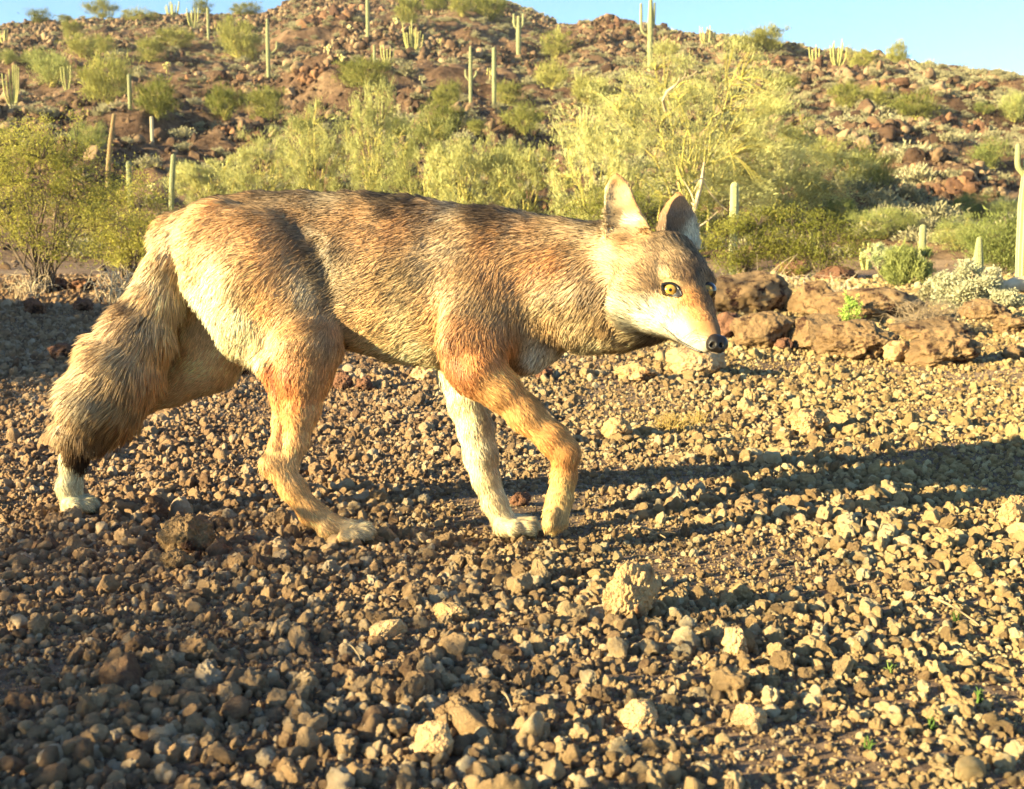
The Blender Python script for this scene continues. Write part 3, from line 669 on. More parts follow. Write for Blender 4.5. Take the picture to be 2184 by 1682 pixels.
# pale brittlebush tufts all over the hill
rs = np.random.RandomState(23)
X, Y, D, R = hill_pts(13000, -250, 2440, 22, 1, 0.6)
dens = fbm2(X, Y, 11, 3, 91) + 0.25 * sstep(600, 2184, 1092 + FPX * X / Y); k = rs.rand(len(X)) < np.clip(0.55 + 0.9 * dens, 0.08, 1); X, Y, D = X[k], Y[k], D[k]
S = 0.19 * np.exp(rs.normal(0, 0.35, len(X))); ap = S / D * (np.abs(X) < 0.466 * Y); big = np.argsort(-ap)[:240]; isb = np.zeros(len(X), bool); isb[big] = True
Z = hgt(X, Y)
for j in range(4): proto('brit%d' % j)
def join_brit(j):
    fo, br = PROTO['brit%d' % j]; return fo
tf = scatter('brittlebush_cover', np.stack([X, Y, Z], -1)[~isb], np.stack([0 * X, 0 * X, rs.uniform(0, 6, len(X))], -1)[~isb], (S[:, None] * [1, 1, 1.0])[~isb], rs.randint(0, 4, len(X))[~isb], [join_brit(j) for j in range(4)])
tag(tf, 'pale dry brittlebush tufts dotted over the whole hillside', 'ground cover', kind='stuff')
for k in np.nonzero(isb)[0]:
    o = add('brittlebush', PROTO['brit%d' % (k % 4)][0], None, (X[k], Y[k], Z[k]), (0, 0, rs.uniform(0, 6)), (S[k] * 1.1, S[k] * 1.1, S[k] * 1.1)); tag(o, 'pale grey brittlebush tuft growing between the rocks of the slope', 'bush', 'pale brittlebush tufts on the slope')
# cholla: knobbly pale yellow little cacti
CHM = leaf_mat('cholla_spines', lin((196, 184, 120)), lin((226, 214, 156)), 0.1)
def cholla_mesh(seed):
    r2 = np.random.RandomState(seed); mb = MB(); iv, if_ = ico(1)
    v, f = tube([(0, 0, 0), (0.03, 0, 0.3), (0, 0.02, 0.55)], [0.05, 0.05, 0.04], 5); mb.add(v, f4=f)
    for k in range(16):
        c = np.array([r2.normal(0, 0.2), r2.normal(0, 0.2), r2.uniform(0.4, 1.0)]); q = iv * [0.07, 0.07, 0.13]
        q = q @ np.array(Euler(r2.uniform(-0.8, 0.8, 3)).to_matrix()).T + c; mb.add(q, f3=if_)
    return mb.mesh('cholla', CHM)
CHS = [cholla_mesh(k) for k in range(3)]
CHP = [(355, 158, 22), (520, 372, 20), (505, 376, 22), (487, 432, 18), (536, 425, 14), (587, 388, 16), (527, 152, 12), (229, 405, 14), (325, 412, 18), (846, 60, 16), (940, 100, 14), (900, 180, 18), (760, 185, 22), (790, 225, 18), (1100, 60, 16), (1152, 170, 14), (1188, 366, 22), (1045, 170, 22), (700, 118, 20), (745, 75, 18), (850, 240, 16), (730, 140, 22), (1230, 180, 12), (1820, 325, 22)]
for k, (px, py, hh) in enumerate(CHP):
    g = hillpt(px, py); m = g[1] / FPX; o = add('cholla_cactus', CHS[k % 3], None, g, (0, 0, k), hh * m); CHL = 'small pale yellow knobbly cholla cactus ' + where(px, py); sm = sorted(q[0] + 0.001 * i for i, q in enumerate(CHP) if where(q[0], q[1]) == where(px, py)); n_ = sm.index(px + 0.001 * k) + 1
    if len(sm) > 1: CHL += ', ' + (ORD[n_ - 1] + ' from the left' if n_ <= (len(sm) + 1) // 2 else ORD[len(sm) - n_] + ' from the right')
    tag(o, CHL, 'cactus', 'small cholla cacti on the slope')
# large palo verde and the yellow shrubs at the foot of the hill
def big_shrub(name, lab, cat, px, pyb, w, hh, dist, nb, L, bw, leaf, bark, seed, group=None, **kw):
    g = Gd(px, dist); zb = P(px, pyb, dist)[2]; top = P(px, pyb - hh, dist)[2]
    H = top - g[2]; W = w * dist / FPX
    fo, br = shrub_meshes(seed, W, H, nb, L, bw, leaf, bark, **kw)
    e = empty(name, g); tag(e, lab, cat, group); add('foliage', fo, e); add('branches', br, e); return e
big_shrub('palo_verde_tree', 'large yellow green palo verde tree behind the coyote head', 'tree', 1470, 560, 560, 470, 24, 44000, 0.075, 0.0085, PV, YB, 1, stems=22, r_stem=0.032, up=0.25, clump=0.055, nclump=230, base=0.12, twigs=1100, depth=0.7)
big_shrub('palo_verde_tree', 'low palo verde spreading right of the large one', 'tree', 1660, 560, 330, 270, 26, 17000, 0.075, 0.0085, PV, YB, 2, stems=14, r_stem=0.035, up=0.25, clump=0.10, nclump=130, base=0.08, twigs=500, depth=0.7)
for k, (px, w, hh, dist, lab) in enumerate([(690, 170, 190, 27, 'upright yellow green shrub above the coyote hips'), (800, 130, 250, 26, 'tall broom like yellow shrub above the coyote back'), (900, 170, 150, 25, 'low yellow shrub above the middle of the coyote back'), (575, 190, 120, 28, 'low yellow green shrub left of the upright one'), (985, 170, 130, 24, 'pale arching shrub above the coyote shoulders'), (450, 170, 80, 29, 'low green yellow shrub right of the pale green saguaro'), (1270, 200, 170, 22, 'straw yellow tangled shrub left of the coyote ears'), (1110, 190, 110, 24, 'low olive yellow shrub above the coyote neck')]):
    big_shrub('desert_shrub', lab, 'shrub', px, 545, w, hh + 60 + (90 if k != 5 else 70), dist, 9500, 0.09, 0.0085, PV, YB, 20 + k, stems=16, r_stem=0.022, up=0.6, clump=0.08, nclump=80, base=0.03, twigs=320, depth=0.8)
# creosote bushes
big_shrub('creosote_bush', 'big creosote bush with dark bare stems at the left edge', 'shrub', 105, 600, 400, 350, 9.5, 26000, 0.020, 0.009, CR, GBK, 41, stems=26, r_stem=0.011, up=0.3, clump=0.075, nclump=170, base=0.22, leafy=1, twigs=680, depth=0.7)
big_shrub('creosote_bush', 'creosote bush half hidden behind the coyote tail base', 'shrub', 285, 590, 230, 200, 11, 13000, 0.024, 0.010, CR, GBK, 42, stems=14, r_stem=0.010, up=0.3, clump=0.13, nclump=80, base=0.15, leafy=1, twigs=300, depth=0.7)
big_shrub('creosote_bush', 'bright creosote bush between the coyote neck and ears', 'shrub', 1330, 585, 320, 200, 14, 19000, 0.026, 0.011, CR, GBK, 43, stems=16, r_stem=0.010, up=0.3, clump=0.13, nclump=110, base=0.05, leafy=1, twigs=380, depth=0.6)
big_shrub('creosote_bush', 'creosote bush just right of the coyote ears', 'shrub', 1585, 590, 200, 140, 12.6, 11000, 0.026, 0.011, CR, GBK, 44, stems=14, r_stem=0.010, up=0.3, clump=0.13, nclump=80, base=0.05, leafy=1, twigs=280, depth=0.6)
big_shrub('creosote_bush', 'creosote bush above the large blocky boulder', 'shrub', 1745, 590, 220, 150, 12.5, 10000, 0.024, 0.010, CR, GBK, 45, stems=16, r_stem=0.010, up=0.5, clump=0.13, nclump=80, base=0.05, leafy=1, twigs=300, depth=0.6)
big_shrub('green_shrub', 'soft green shrub in front of the short young saguaro', 'shrub', 1925, 640, 100, 120, 10.5, 9000, 0.045, 0.010, GB, GBK, 46, stems=9, r_stem=0.008, up=0.6, clump=0.15, nclump=40, base=0.02, twigs=90, depth=0.7)
big_shrub('green_shrub', 'airy green shrub in front of the thick saguaro trunk', 'shrub', 2130, 600, 150, 150, 14, 9000, 0.05, 0.008, GB, GBK, 47, stems=9, r_stem=0.010, up=0.5, clump=0.2, nclump=50, base=0.05, twigs=120, depth=0.7)
# grey leaved bushes by the boulders
big_shrub('saltbush', 'pale silvery bush at the right behind the boulders', 'bush', 2055, 662, 130, 98, 8.0, 16000, 0.018, 0.011, SG, DW, 48, stems=10, r_stem=0.006, up=0.2, clump=0.13, nclump=60, base=0.02, leafy=1, twigs=100, depth=0.8)
big_shrub('saltbush', 'small silvery bush at the right edge below the pale log', 'bush', 2130, 672, 80, 52, 7.6, 8000, 0.016, 0.010, SG, DW, 49, stems=7, r_stem=0.005, up=0.2, clump=0.15, nclump=30, base=0.0, leafy=1, twigs=60, depth=0.8)
big_shrub('saltbush', 'dull grey bush left of the silvery bush', 'bush', 1985, 650, 60, 58, 8.4, 3000, 0.026, 0.012, BR, DW, 50, stems=7, r_stem=0.005, up=0.4, clump=0.15, nclump=30, base=0.0, leafy=1, twigs=60, depth=0.8)
# a jumping cholla by the young saguaro
g = Gd(1885, 11.5); e = empty('cholla_cactus', g); tag(e, 'dark stemmed fuzzy cholla cactus left of the short young saguaro', 'cactus')
CH2 = leaf_mat('cholla_fuzz', lin((150, 160, 112)), lin((196, 198, 150)), 0.2, scale=8); mb = MB(); m = 11.5 / FPX; z0 = P(1885, 585, 11.5)[2] - g[2]
for p in ([(0, 0, -.1), (-8 * m, 0, 20 * m + z0), (-20 * m, 0, 44 * m + z0)], [(2 * m, 0, -.1), (8 * m, 0, 16 * m + z0), (24 * m, .05, 34 * m + z0)], [(-2 * m, 0, .0), (-30 * m, 0, 18 * m + z0), (-40 * m, .05, 46 * m + z0)]):
    v, f = tube(bez(*p), 0.022, 6); mb.add(v, f4=f)
add('branches', mb.mesh('branches', GBK), e)
r2 = np.random.RandomState(3)
for k in range(22):
    c = np.array([r2.uniform(-46, 46) * m, r2.normal(0, .12), z0 + r2.uniform(22, 58) * m]); dd = r2.normal(0, 1, 3); dd[2] = abs(dd[2]) * .6; dd /= np.linalg.norm(dd)
    n = 420; t_ = r2.rand(n); cen = c + dd * (t_[:, None] - .5) * 0.13 + r2.normal(0, .014, (n, 3)); out = cen - (c + dd * (t_[:, None] - .5) * 0.13); v, f = blades(r2, cen, out / .014, 0.035, 0.004, 0.2)
    add('joint', mesh_np('cholla_joint', v, [f], [CH2], smooth=False), e)
# dead and dry plants
def tangle(name, lab, cat, px, py, w, hh, n, seed, mat, r=0.004, dist=None, arch=0.5, lie=0.0, up=1.0, blade=False, seg=9):
    g = G(px, py) if dist is None else Gd(px, dist); m = g[1] / FPX; r2 = np.random.RandomState(seed); mb = MB()
    for k in range(n):
        a = r2.uniform(0, 6.28); R = r2.uniform(0.35, 1) * w * m / 2; h = hh * m * r2.uniform(0.3, 1.0) * up
        s = np.array([r2.normal(0, 0.12) * w * m, r2.normal(0, 0.1) * w * m, 0.0])
        e_ = s + [math.cos(a) * R, math.sin(a) * R * 0.7, h * (1 - arch)]; c = (s + e_) / 2 + [0, 0, h * (0.6 + arch)]
        p = bez(s, c, e_, seg); p[1:] += r2.normal(0, 0.012 * w * m, (seg - 1, 3)); v, f = tube(p, np.linspace(r, r * 0.3, seg), 4); mb.add(v, f4=f)
        if not blade:
            for q in range(3):
                j = r2.randint(3, seg); e2 = p[j] + r2.normal(0, 0.12, 3) * w * m; e2[2] = max(e2[2], 0.01); v, f = tube(bez(p[j], (p[j] + e2) / 2 + r2.normal(0, 0.03, 3) * w * m, e2, 5), np.linspace(r * 0.5, r * 0.2, 5), 3); mb.add(v, f4=f)
    o = add(name, mb.mesh(name, mat), None, g); tag(o, lab, cat); return o
tangle('dead_bush', 'tangle of bent pale dead branches behind the blocky boulder', 'dead bush', 1640, 652, 190, 80, 34, 1, DW, 0.006)
tangle('dead_bush', 'arching dry stems above the slanted slab', 'dead bush', 1790, 652, 150, 70, 26, 2, DW, 0.005)
tangle('dead_bush', 'fine grey dry bush growing between the boulders at the right', 'dead bush', 1975, 716, 170, 80, 120, 3, bark_mat('grey_twig', lin((120, 104, 86)), lin((168, 148, 120))), 0.0025, arch=0.15)
tangle('dead_bush', 'pale fallen twigs between the tail and the creosote bush', 'dead bush', 262, 640, 140, 90, 30, 4, DW, 0.007, dist=8.5)
tangle('dead_bush', 'dry twigs under the left creosote bush', 'dead bush', 60, 640, 150, 70, 22, 5, DW, 0.004)
tangle('dry_grass', 'dry straw coloured grass tuft on the sunlit gravel', 'grass tuft', 1430, 925, 110, 52, 90, 6, DG, 0.0011, arch=0.25, blade=True)
tangle('dry_grass', 'second thin straw tuft right of the first', 'grass tuft', 1490, 905, 60, 34, 40, 7, DG, 0.0010, arch=0.25, blade=True)
# white bare tree in the palo verde, leaning snag, pale log
def limb(name, lab, cat, pts, rad, mat, Y):
    mb = MB(); q = np.array([P(a, b, Y + c) for a, b, c in pts]); v, f = tube(q, rad, 7); b0 = q[0].copy(); mb.add(v - b0, f4=f)
    r2 = np.random.RandomState(int(pts[0][0]))
    for k in range(7 if name != 'log' else 2):
        j = r2.randint(1, len(q)); e_ = q[j] + r2.normal(0, 0.20, 3) * np.linalg.norm(q[-1] - q[0]); v, f = tube(bez(q[j], (q[j] + e_) / 2 + r2.normal(0, .05, 3), e_, 5) - b0, np.linspace(rad[min(j, len(rad) - 1)] * 0.5, 0.006, 5), 4); mb.add(v, f4=f)
    o = add(name, mb.mesh(name, mat), None, b0); tag(o, lab, cat); return o
limb('dead_snag', 'white bare crooked branch standing right of the coyote ears', 'dead branch', [(1475, 560, .2), (1478, 490, 0), (1482, 440, 0), (1492, 405, .1), (1497, 380, 0), (1502, 345, 0)], np.array([.05, .05, .045, .04, .03, .015]), DW, 20)
limb('dead_snag', 'bent pale dead twig high in the palo verde', 'dead branch', [(1420, 236, .2), (1414, 215, 0), (1422, 195, 0), (1440, 182, .1), (1458, 165, 0)], np.array([.035, .03, .03, .02, .012]), DW, 22)
limb('log', 'pale weathered log lying at the right edge', 'log', [(2100, 622, .2), (2135, 612, 0), (2170, 606, 0), (2210, 606, .1), (2260, 600, 0)], np.array([.03, .05, .06, .07, .07]), DW, 8.2)
# sticks and blades on the gravel
TW = bark_mat('weathered_twig', lin((112, 94, 72)), lin((150, 130, 100)))
def stick(lab, p0, p1, r, mat, name='twig', cat='twig', lift=0.012, bend=0.1, rise=0.0):
    a = G(*p0); b = G(*p1); a = a + [0, 0, lift]; b = b + [0, 0, lift + rise]; c = (a + b) / 2 + np.array([0, 0, 0.006]) + bend * np.linalg.norm(b - a) * np.array([0.1, 0.5, 0.1])
    v, f = tube(bez(a, c, b, 9) - a, np.linspace(r, r * 0.4, 9), 5); mb = MB(); mb.add(v, f4=f); o = add(name, mb.mesh(name, mat), None, a); tag(o, lab, cat)
stick('pale forked twig lying right of the front paws', (1350, 1140), (1420, 1166), 0.0026, TW, lift=0.014)
stick('thin pale twig crossing the forked one', (1390, 1163), (1440, 1158), 0.0018, TW, lift=0.016)
stick('curved grey stick on the gravel at the lower right', (1984, 1298), (2088, 1362), 0.0024, TW, lift=0.016)
stick('short white stick standing in the gravel at the right', (1836, 1150), (1838, 1152), 0.0030, TW, lift=0.0, rise=0.035)
stick('pale dry leaf blade near the bottom', (1072, 1505), (1092, 1545), 0.0018, TW, lift=0.014)
stick('thin dry straw left of the pale flat stone', (740, 1400), (770, 1440), 0.0010, TW, lift=0.016)
GRN = leaf_mat('young_grass', lin((92, 116, 58)), lin((126, 146, 76)), 0.3)
for k, (px, py) in enumerate([(2035, 1330), (1900, 1440), (1985, 1560), (1850, 1600), (2090, 1500)]):
    tangle('grass_tuft', ['tiny green grass sprout beside the curved grey stick', 'tiny green sprout in the gravel left of the lower right corner', 'green sprout near the lower right corner', 'green sprout at the bottom right among pale stones', 'green sprout near the right edge'][k], 'grass', px, py, 34, 36, 9, 80 + k, GRN, 0.0011, arch=0.1, blade=True)
big_shrub('succulent_plant', 'small bright green leafy plant on the slanted slab', 'plant', 1806, 668, 36, 36, 6.6, 500, 0.020, 0.010, leaf_mat('fresh_leaf', lin((120, 150, 66)), lin((166, 188, 96)), 0.3, scale=10), GBK, 51, stems=5, r_stem=0.003, up=0.3, clump=0.2, nclump=16, base=0.0, leafy=1, twigs=16)
# unseen bushes added left of the picture for the shade they throw
for k, (x, y, w, hh) in enumerate([(-7.0, 4.9, 3.8, 2.3), (-6.4, 3.0, 2.4, 1.5), (-2.7, 0.20, 2.2, 0.70)]):
    fo, br = shrub_meshes(70 + k, w, hh, [60000, 36000, 10000][k], [0.06, 0.055, 0.04][k], [0.03, 0.028, 0.018][k], CR, GBK, stems=14, r_stem=0.012, up=0.3, clump=0.16, nclump=110, base=0.05, leafy=1, twigs=200)
    e = empty('creosote_bush', (x, y, h1(x, y))); tag(e, ['creosote bush left of the picture shading the ground behind the coyote', 'lower creosote bush left of the picture beside the tall one', 'small creosote bush left of the camera'][k], 'shrub'); add('foliage', fo, e); add('branches', br, e)
# ------------------------------------------------------------------ the coyote
FUR_N = 210000
class Field:
    def __init__(s, lo, hi, h):
        s.h = h; s.lo = np.array(lo, float); s.n = np.ceil((np.array(hi) - s.lo) / h).astype(int) + 1
        s.g = np.full(s.n, 0.05, np.float32); s.ax = [s.lo[i] + h * np.arange(s.n[i]) for i in range(3)]
    def box(s, lo, hi):
        a = np.clip(np.floor((lo - s.lo) / s.h).astype(int), 0, s.n - 1); b = np.clip(np.ceil((hi - s.lo) / s.h).astype(int) + 1, 1, s.n)
        if (b <= a).any(): return None, None
        sl = tuple(slice(a[i], b[i]) for i in range(3))
        return sl, (s.ax[0][sl[0]][:, None, None], s.ax[1][sl[1]][None, :, None], s.ax[2][sl[2]][None, None, :])
    def put(s, A, B, ra, rb, ky=1.0, k=0.012, sub=False):
        m = max(ra, rb) + k * 1.5 + 0.006
        lo = np.minimum(A, B) - m; hi = np.maximum(A, B) + m
        sl, (x, y, z) = s.box(lo, hi)
        if sl is None: return
        d = cone_d(x, y, z, A, B, ra, rb, ky).astype(np.float32)
        g = s.g[sl]
        if sub:
            h = np.clip(0.5 - 0.5 * (g + d) / k, 0, 1); s.g[sl] = g * (1 - h) - d * h + k * h * (1 - h)
        else:
            d = np.minimum(d, 0.05)
            h = np.clip(0.5 + 0.5 * (g - d) / k, 0, 1); s.g[sl] = g * (1 - h) + d * h - k * h * (1 - h)
def cone_d(x, y, z, A, B, ra, rb, ky):
    ax, ay, az = A[0], A[1] / ky, A[2]; bx, by, bz = B[0] - ax, B[1] / ky - ay, B[2] - az
    px, py, pz = x - ax, y / ky - ay, z - az
    L = bx * bx + by * by + bz * bz + 1e-12
    t = np.clip((px * bx + py * by + pz * bz) / L, 0, 1)
    q = np.sqrt((px - t * bx) ** 2 + (py - t * by) ** 2 + (pz - t * bz) ** 2)
    return (q - (ra + (rb - ra) * t)) * (0.5 + 0.5 * ky)
def surface_nets(F):
    g = F.g; ins = g < 0
    nx, ny, nz = F.n
    c = np.zeros((nx - 1, ny - 1, nz - 1), np.int8)
    for dx in (0, 1):
        for dy in (0, 1):
            for dz in (0, 1): c += ins[dx:nx - 1 + dx, dy:ny - 1 + dy, dz:nz - 1 + dz]
    act = np.argwhere((c > 0) & (c < 8)); idm = np.full(c.shape, -1, np.int32); idm[tuple(act.T)] = np.arange(len(act))
    acc = np.zeros((len(act), 3)); cnt = np.zeros(len(act))
    cor = np.array([(a, b, d) for a in (0, 1) for b in (0, 1) for d in (0, 1)])
    val = [g[act[:, 0] + q[0], act[:, 1] + q[1], act[:, 2] + q[2]] for q in cor]
    for i in range(8):
        for j in range(i + 1, 8):
            if np.abs(cor[i] - cor[j]).sum() != 1: continue
            m = (val[i] < 0) != (val[j] < 0); t = np.where(m, val[i] / (val[i] - val[j] + 1e-12), 0)
            acc[m] += (cor[i] + t[:, None] * (cor[j] - cor[i]))[m]; cnt[m] += 1
    v = F.lo + F.h * (act + acc / cnt[:, None])
    quads = []
    for a in range(3):
        b, d = (a + 1) % 3, (a + 2) % 3
        sl0 = [slice(None)] * 3; sl1 = [slice(None)] * 3; sl0[a] = slice(0, -1); sl1[a] = slice(1, None)
        i0, i1 = ins[tuple(sl0)], ins[tuple(sl1)]
        e = np.argwhere(i0 != i1); e = e[(e[:, b] > 0) & (e[:, d] > 0) & (e[:, b] < F.n[b] - 1) & (e[:, d] < F.n[d] - 1)]
        def cell(ob, od):
            q = e.copy(); q[:, b] += ob; q[:, d] += od; return idm[q[:, 0], q[:, 1], q[:, 2]]
        qd = np.stack([cell(-1, -1), cell(0, -1), cell(0, 0), cell(-1, 0)], -1)
        fl = i0[tuple(e.T)]; qd[~fl] = qd[~fl][:, ::-1]; quads.append(qd)
    q = np.concatenate(quads); q = q[(q >= 0).all(1)]
    return v, q
def smooth_v(v, q, it, lam=0.5):
    e = np.concatenate([q[:, [0, 1]], q[:, [1, 2]], q[:, [2, 3]], q[:, [3, 0]]]); n = len(v)
    deg = np.bincount(e[:, 0], minlength=n) + np.bincount(e[:, 1], minlength=n)
    for k in range(it):
        l = lam if k % 2 == 0 else -lam * 0.9
        s = np.stack([np.bincount(e[:, 0], v[e[:, 1], c], n) + np.bincount(e[:, 1], v[e[:, 0], c], n) for c in range(3)], -1)
        v = v + l * (s / np.maximum(deg, 1)[:, None] - v)
    return v
def Pr(px, py, Y): return P(px, py, Y)
# every chain: region, y-squash, blend, [(px, py, Y, r_px)], fur inset in px
R_ = {'body': 0, 'nh': 1, 'fh': 2, 'nf': 3, 'ff': 4, 'tail': 5, 'neck': 6, 'head': 7, 'earn': 8, 'earf': 9}
CH = []
def chain(reg_, pts, ky=1.0, k=0.012, inset=3): CH.append((reg_, ky, k, [(P(a, b, Y), max(r - inset, 2) * Y / FPX) for a, b, Y, r in pts]))
chain('body', [(380, 515, 2.0, 72), (470, 524, 1.985, 106), (560, 530, 1.97, 122), (650, 550, 1.955, 142), (760, 578, 1.935, 168), (870, 597, 1.915, 177), (960, 612, 1.90, 174), (1050, 618, 1.88, 170), (1115, 614, 1.865, 153)], 0.60, 0.02, 13)
chain('body', [(1040, 545, 1.85, 95), (1090, 640, 1.845, 110), (1100, 700, 1.85, 88)], 0.6, 0.03, 10)   # shoulder
chain('body', [(1120, 700, 1.86, 92), (1150, 690, 1.86, 80)], 0.7, 0.03, 10)                              # breast
chain('neck', [(1110, 600, 1.865, 148), (1190, 600, 1.84, 134), (1270, 612, 1.81, 138), (1340, 618, 1.775, 130), (1385, 640, 1.745, 96)], 0.62, 0.02, 15)
# near hind leg
chain('nh', [(470, 520, 1.92, 98), (560, 570, 1.905, 120), (640, 650, 1.89, 92), (655, 735, 1.875, 74)], 0.5, 0.02, 8)
chain('nh', [(455, 590, 1.93, 72), (530, 690, 1.90, 70), (600, 770, 1.88, 52)], 0.5, 0.02, 8)
chain('nh', [(655, 740, 1.87, 78), (648, 800, 1.862, 60), (643, 870, 1.855, 42), (632, 940, 1.85, 27), (618, 985, 1.847, 24)], 0.8, 0.012, 4)
chain('nh', [(585, 775, 1.875, 38), (600, 840, 1.865, 24), (596, 900, 1.86, 16), (588, 950, 1.85, 16), (574, 992, 1.847, 21)], 0.8, 0.010, 3)
chain('nh', [(590, 990, 1.847, 34), (625, 1042, 1.843, 30), (664, 1092, 1.838, 29), (705, 1122, 1.834, 29)], 0.8, 0.012, 4)
chain('nh', [(705, 1124, 1.834, 29), (745, 1128, 1.832, 24)], 1.0, 0.010, 3)
for dx, dy, dY, r in ((768, 1124, 1.855, 16), (780, 1130, 1.83, 18), (774, 1138, 1.808, 17), (755, 1141, 1.796, 14)): chain('nh', [(dx - 22, dy + 1, dY, r), (dx, dy, dY, r), (dx + 10, dy + 5, dY, r - 5)], 1.0, 0.004, 1.5)
# far hind leg
chain('fh', [(450, 600, 2.03, 96), (450, 720, 2.05, 88), (440, 770, 2.06, 72)], 0.55, 0.02, 6)
chain('fh', [(445, 765, 2.06, 74), (370, 815, 2.065, 50), (290, 858, 2.065, 34), (215, 895, 2.06, 28), (178, 925, 2.055, 32)], 0.8, 0.012, 4)
chain('fh', [(178, 925, 2.055, 32), (158, 980, 2.05, 30), (148, 1035, 2.045, 28), (150, 1060, 2.045, 27)], 0.85, 0.012, 4)
for dx, dy, dY, r in ((180, 1068, 2.07, 15), (192, 1073, 2.045, 16), (184, 1079, 2.02, 15), (160, 1078, 2.01, 15)): chain('fh', [(150, dy, (dY + 2.045) / 2, r + 4), (dx, dy, dY, r), (dx + 9, dy + 4, dY, r - 5)], 1.0, 0.005, 1.5)
# near fore leg (lifted)
chain('nf', [(1030, 650, 1.815, 96), (1010, 735, 1.80, 78), (1008, 775, 1.795, 62)], 0.5, 0.02, 8)
chain('nf', [(985, 775, 1.80, 40), (1020, 790, 1.795, 58), (1062, 826, 1.79, 45), (1120, 882, 1.785, 39), (1178, 934, 1.78, 35), (1205, 966, 1.778, 34)], 0.8, 0.014, 4)
chain('nf', [(1205, 966, 1.778, 34), (1203, 1015, 1.778, 29), (1194, 1062, 1.778, 30), (1186, 1095, 1.778, 32)], 0.85, 0.010, 4)
for dx, dy, dY, r in ((1172, 1112, 1.80, 15), (1186, 1116, 1.785, 16), (1198, 1112, 1.768, 15), (1178, 1114, 1.76, 14)): chain('nf', [(dx + 3, dy - 24, dY, r), (dx, dy, dY, r), (dx - 4, dy + 9, dY, r - 4)], 1.0, 0.005, 1.5)
# far fore leg (planted)
chain('ff', [(1010, 700, 1.93, 80), (985, 790, 1.925, 50), (1000, 860, 1.91, 42), (1015, 919, 1.90, 38), (1025, 969, 1.892, 36), (1037, 1022, 1.886, 30), (1055, 1072, 1.88, 27), (1070, 1104, 1.876, 30)], 0.8, 0.016, 4)
for dx, dy, dY, r in ((1122, 1112, 1.90, 16), (1132, 1119, 1.875, 18), (1122, 1126, 1.85, 17), (1096, 1127, 1.84, 15)): chain('ff', [(1072, dy - 4, (dY + 1.876) / 2, r + 3), (dx, dy, dY, r), (dx + 9, dy + 5, dY, r - 5)], 1.0, 0.005, 1.5)
# tail
chain('tail', [(388, 515, 1.99, 60), (362, 560, 1.985, 64), (338, 630, 1.98, 66), (300, 700, 1.975, 82), (262, 775, 1.97, 96), (222, 850, 1.965, 96), (185, 905, 1.96, 72), (172, 950, 1.96, 44), (170, 985, 1.96, 26)], 0.8, 0.012, 26)
# head
chain('head', [(1418, 572, 1.735, 80), (1440, 594, 1.715, 74)], 0.95, 0.016, 5)
chain('head', [(1330, 545, 1.745, 46), (1385, 600, 1.71, 62)], 0.8, 0.02, 6)
chain('head', [(1380, 642, 1.705, 72), (1420, 660, 1.685, 52)], 0.7, 0.02, 6)
chain('head', [(1478, 640, 1.735, 46), (1450, 600, 1.74, 50)], 0.9, 0.02, 3)
chain('head', [(1455, 602, 1.700, 56), (1466, 640, 1.682, 48), (1481, 672, 1.652, 41), (1501, 703, 1.622, 32), (1518, 724, 1.602, 24)], 0.9, 0.012, 2)
chain('head', [(1435, 590, 1.672, 20), (1470, 600, 1.668, 18)], 0.9, 0.012, 2)
chain('head', [(1497, 594, 1.690, 20), (1504, 604, 1.700, 19), (1501, 636, 1.706, 20)], 0.9, 0.010, 2)
chain('head', [(1440, 668, 1.672, 40), (1474, 700, 1.642, 30), (1504, 727, 1.615, 22)], 0.8, 0.010, 2)
chain('head', [(1400, 680, 1.690, 34), (1440, 702, 1.665, 22), (1476, 728, 1.632, 15), (1503, 741, 1.612, 13)], 0.9, 0.008, 2)
F = Field((-0.90, 1.54, -0.01), (0.40, 2.20, 0.66), 0.003)
for reg_, ky, k, pts in CH:
    for (A, ra), (B, rb) in zip(pts[:-1], pts[1:]): F.put(A, B, ra, rb, ky, k)
# ears: thin cupped blades, grown into the skull
def ear(reg_, left, right, Ybase, Ytip, cup, lean=0.0, n=26):
    left = np.array(left, float); right = np.array(right, float); m = len(left); tt = np.linspace(0, m - 1, n)
    Lx = np.stack([np.interp(tt, range(m), left[:, c]) for c in (0, 1)], -1); Rx = np.stack([np.interp(tt, range(m), right[:, c]) for c in (0, 1)], -1)
    pts = []
    for i in range(n):
        f = i / (n - 1); Yc = Ybase + (Ytip - Ybase) * f
        wid = np.linalg.norm(Rx[i] - Lx[i])
        for s in np.linspace(0, 1, 16):
            q = Lx[i] * (1 - s) + Rx[i] * s
            bow = cup * wid * (4 * s * (1 - s)) * 0.00072 * min(1, 0.15 + 2.2 * f) * (1 if f < .85 else 1)
            pts.append(P(q[0], q[1], Yc + bow + lean * (s - 0.5) * wid * 0.00072))
    for q in pts: F.put(q, q, 0.0027, 0.0027, 1.0, 0.003)
    CH.append((reg_, 1.0, 0.01, [(q, 0.004) for q in pts[::3]]))
    return np.array(pts).reshape(n, 16, 3)
earN = ear('earn', [(1300, 560), (1294, 520), (1291, 490), (1290, 455), (1291, 422), (1296, 398), (1304, 384), (1313, 377)],
           [(1400, 560), (1396, 515), (1384, 483), (1369, 458), (1355, 432), (1345, 408), (1335, 391), (1318, 377)], 1.735, 1.756, 0.18, -0.22)
earF = ear('earf', [(1402, 520), (1402, 490), (1408, 466), (1415, 449), (1425, 435), (1435, 424), (1443, 417)],
           [(1492, 530), (1488, 500), (1483, 472), (1476, 455), (1468, 439), (1458, 426), (1449, 417)], 1.795, 1.815, -0.12, -0.35)
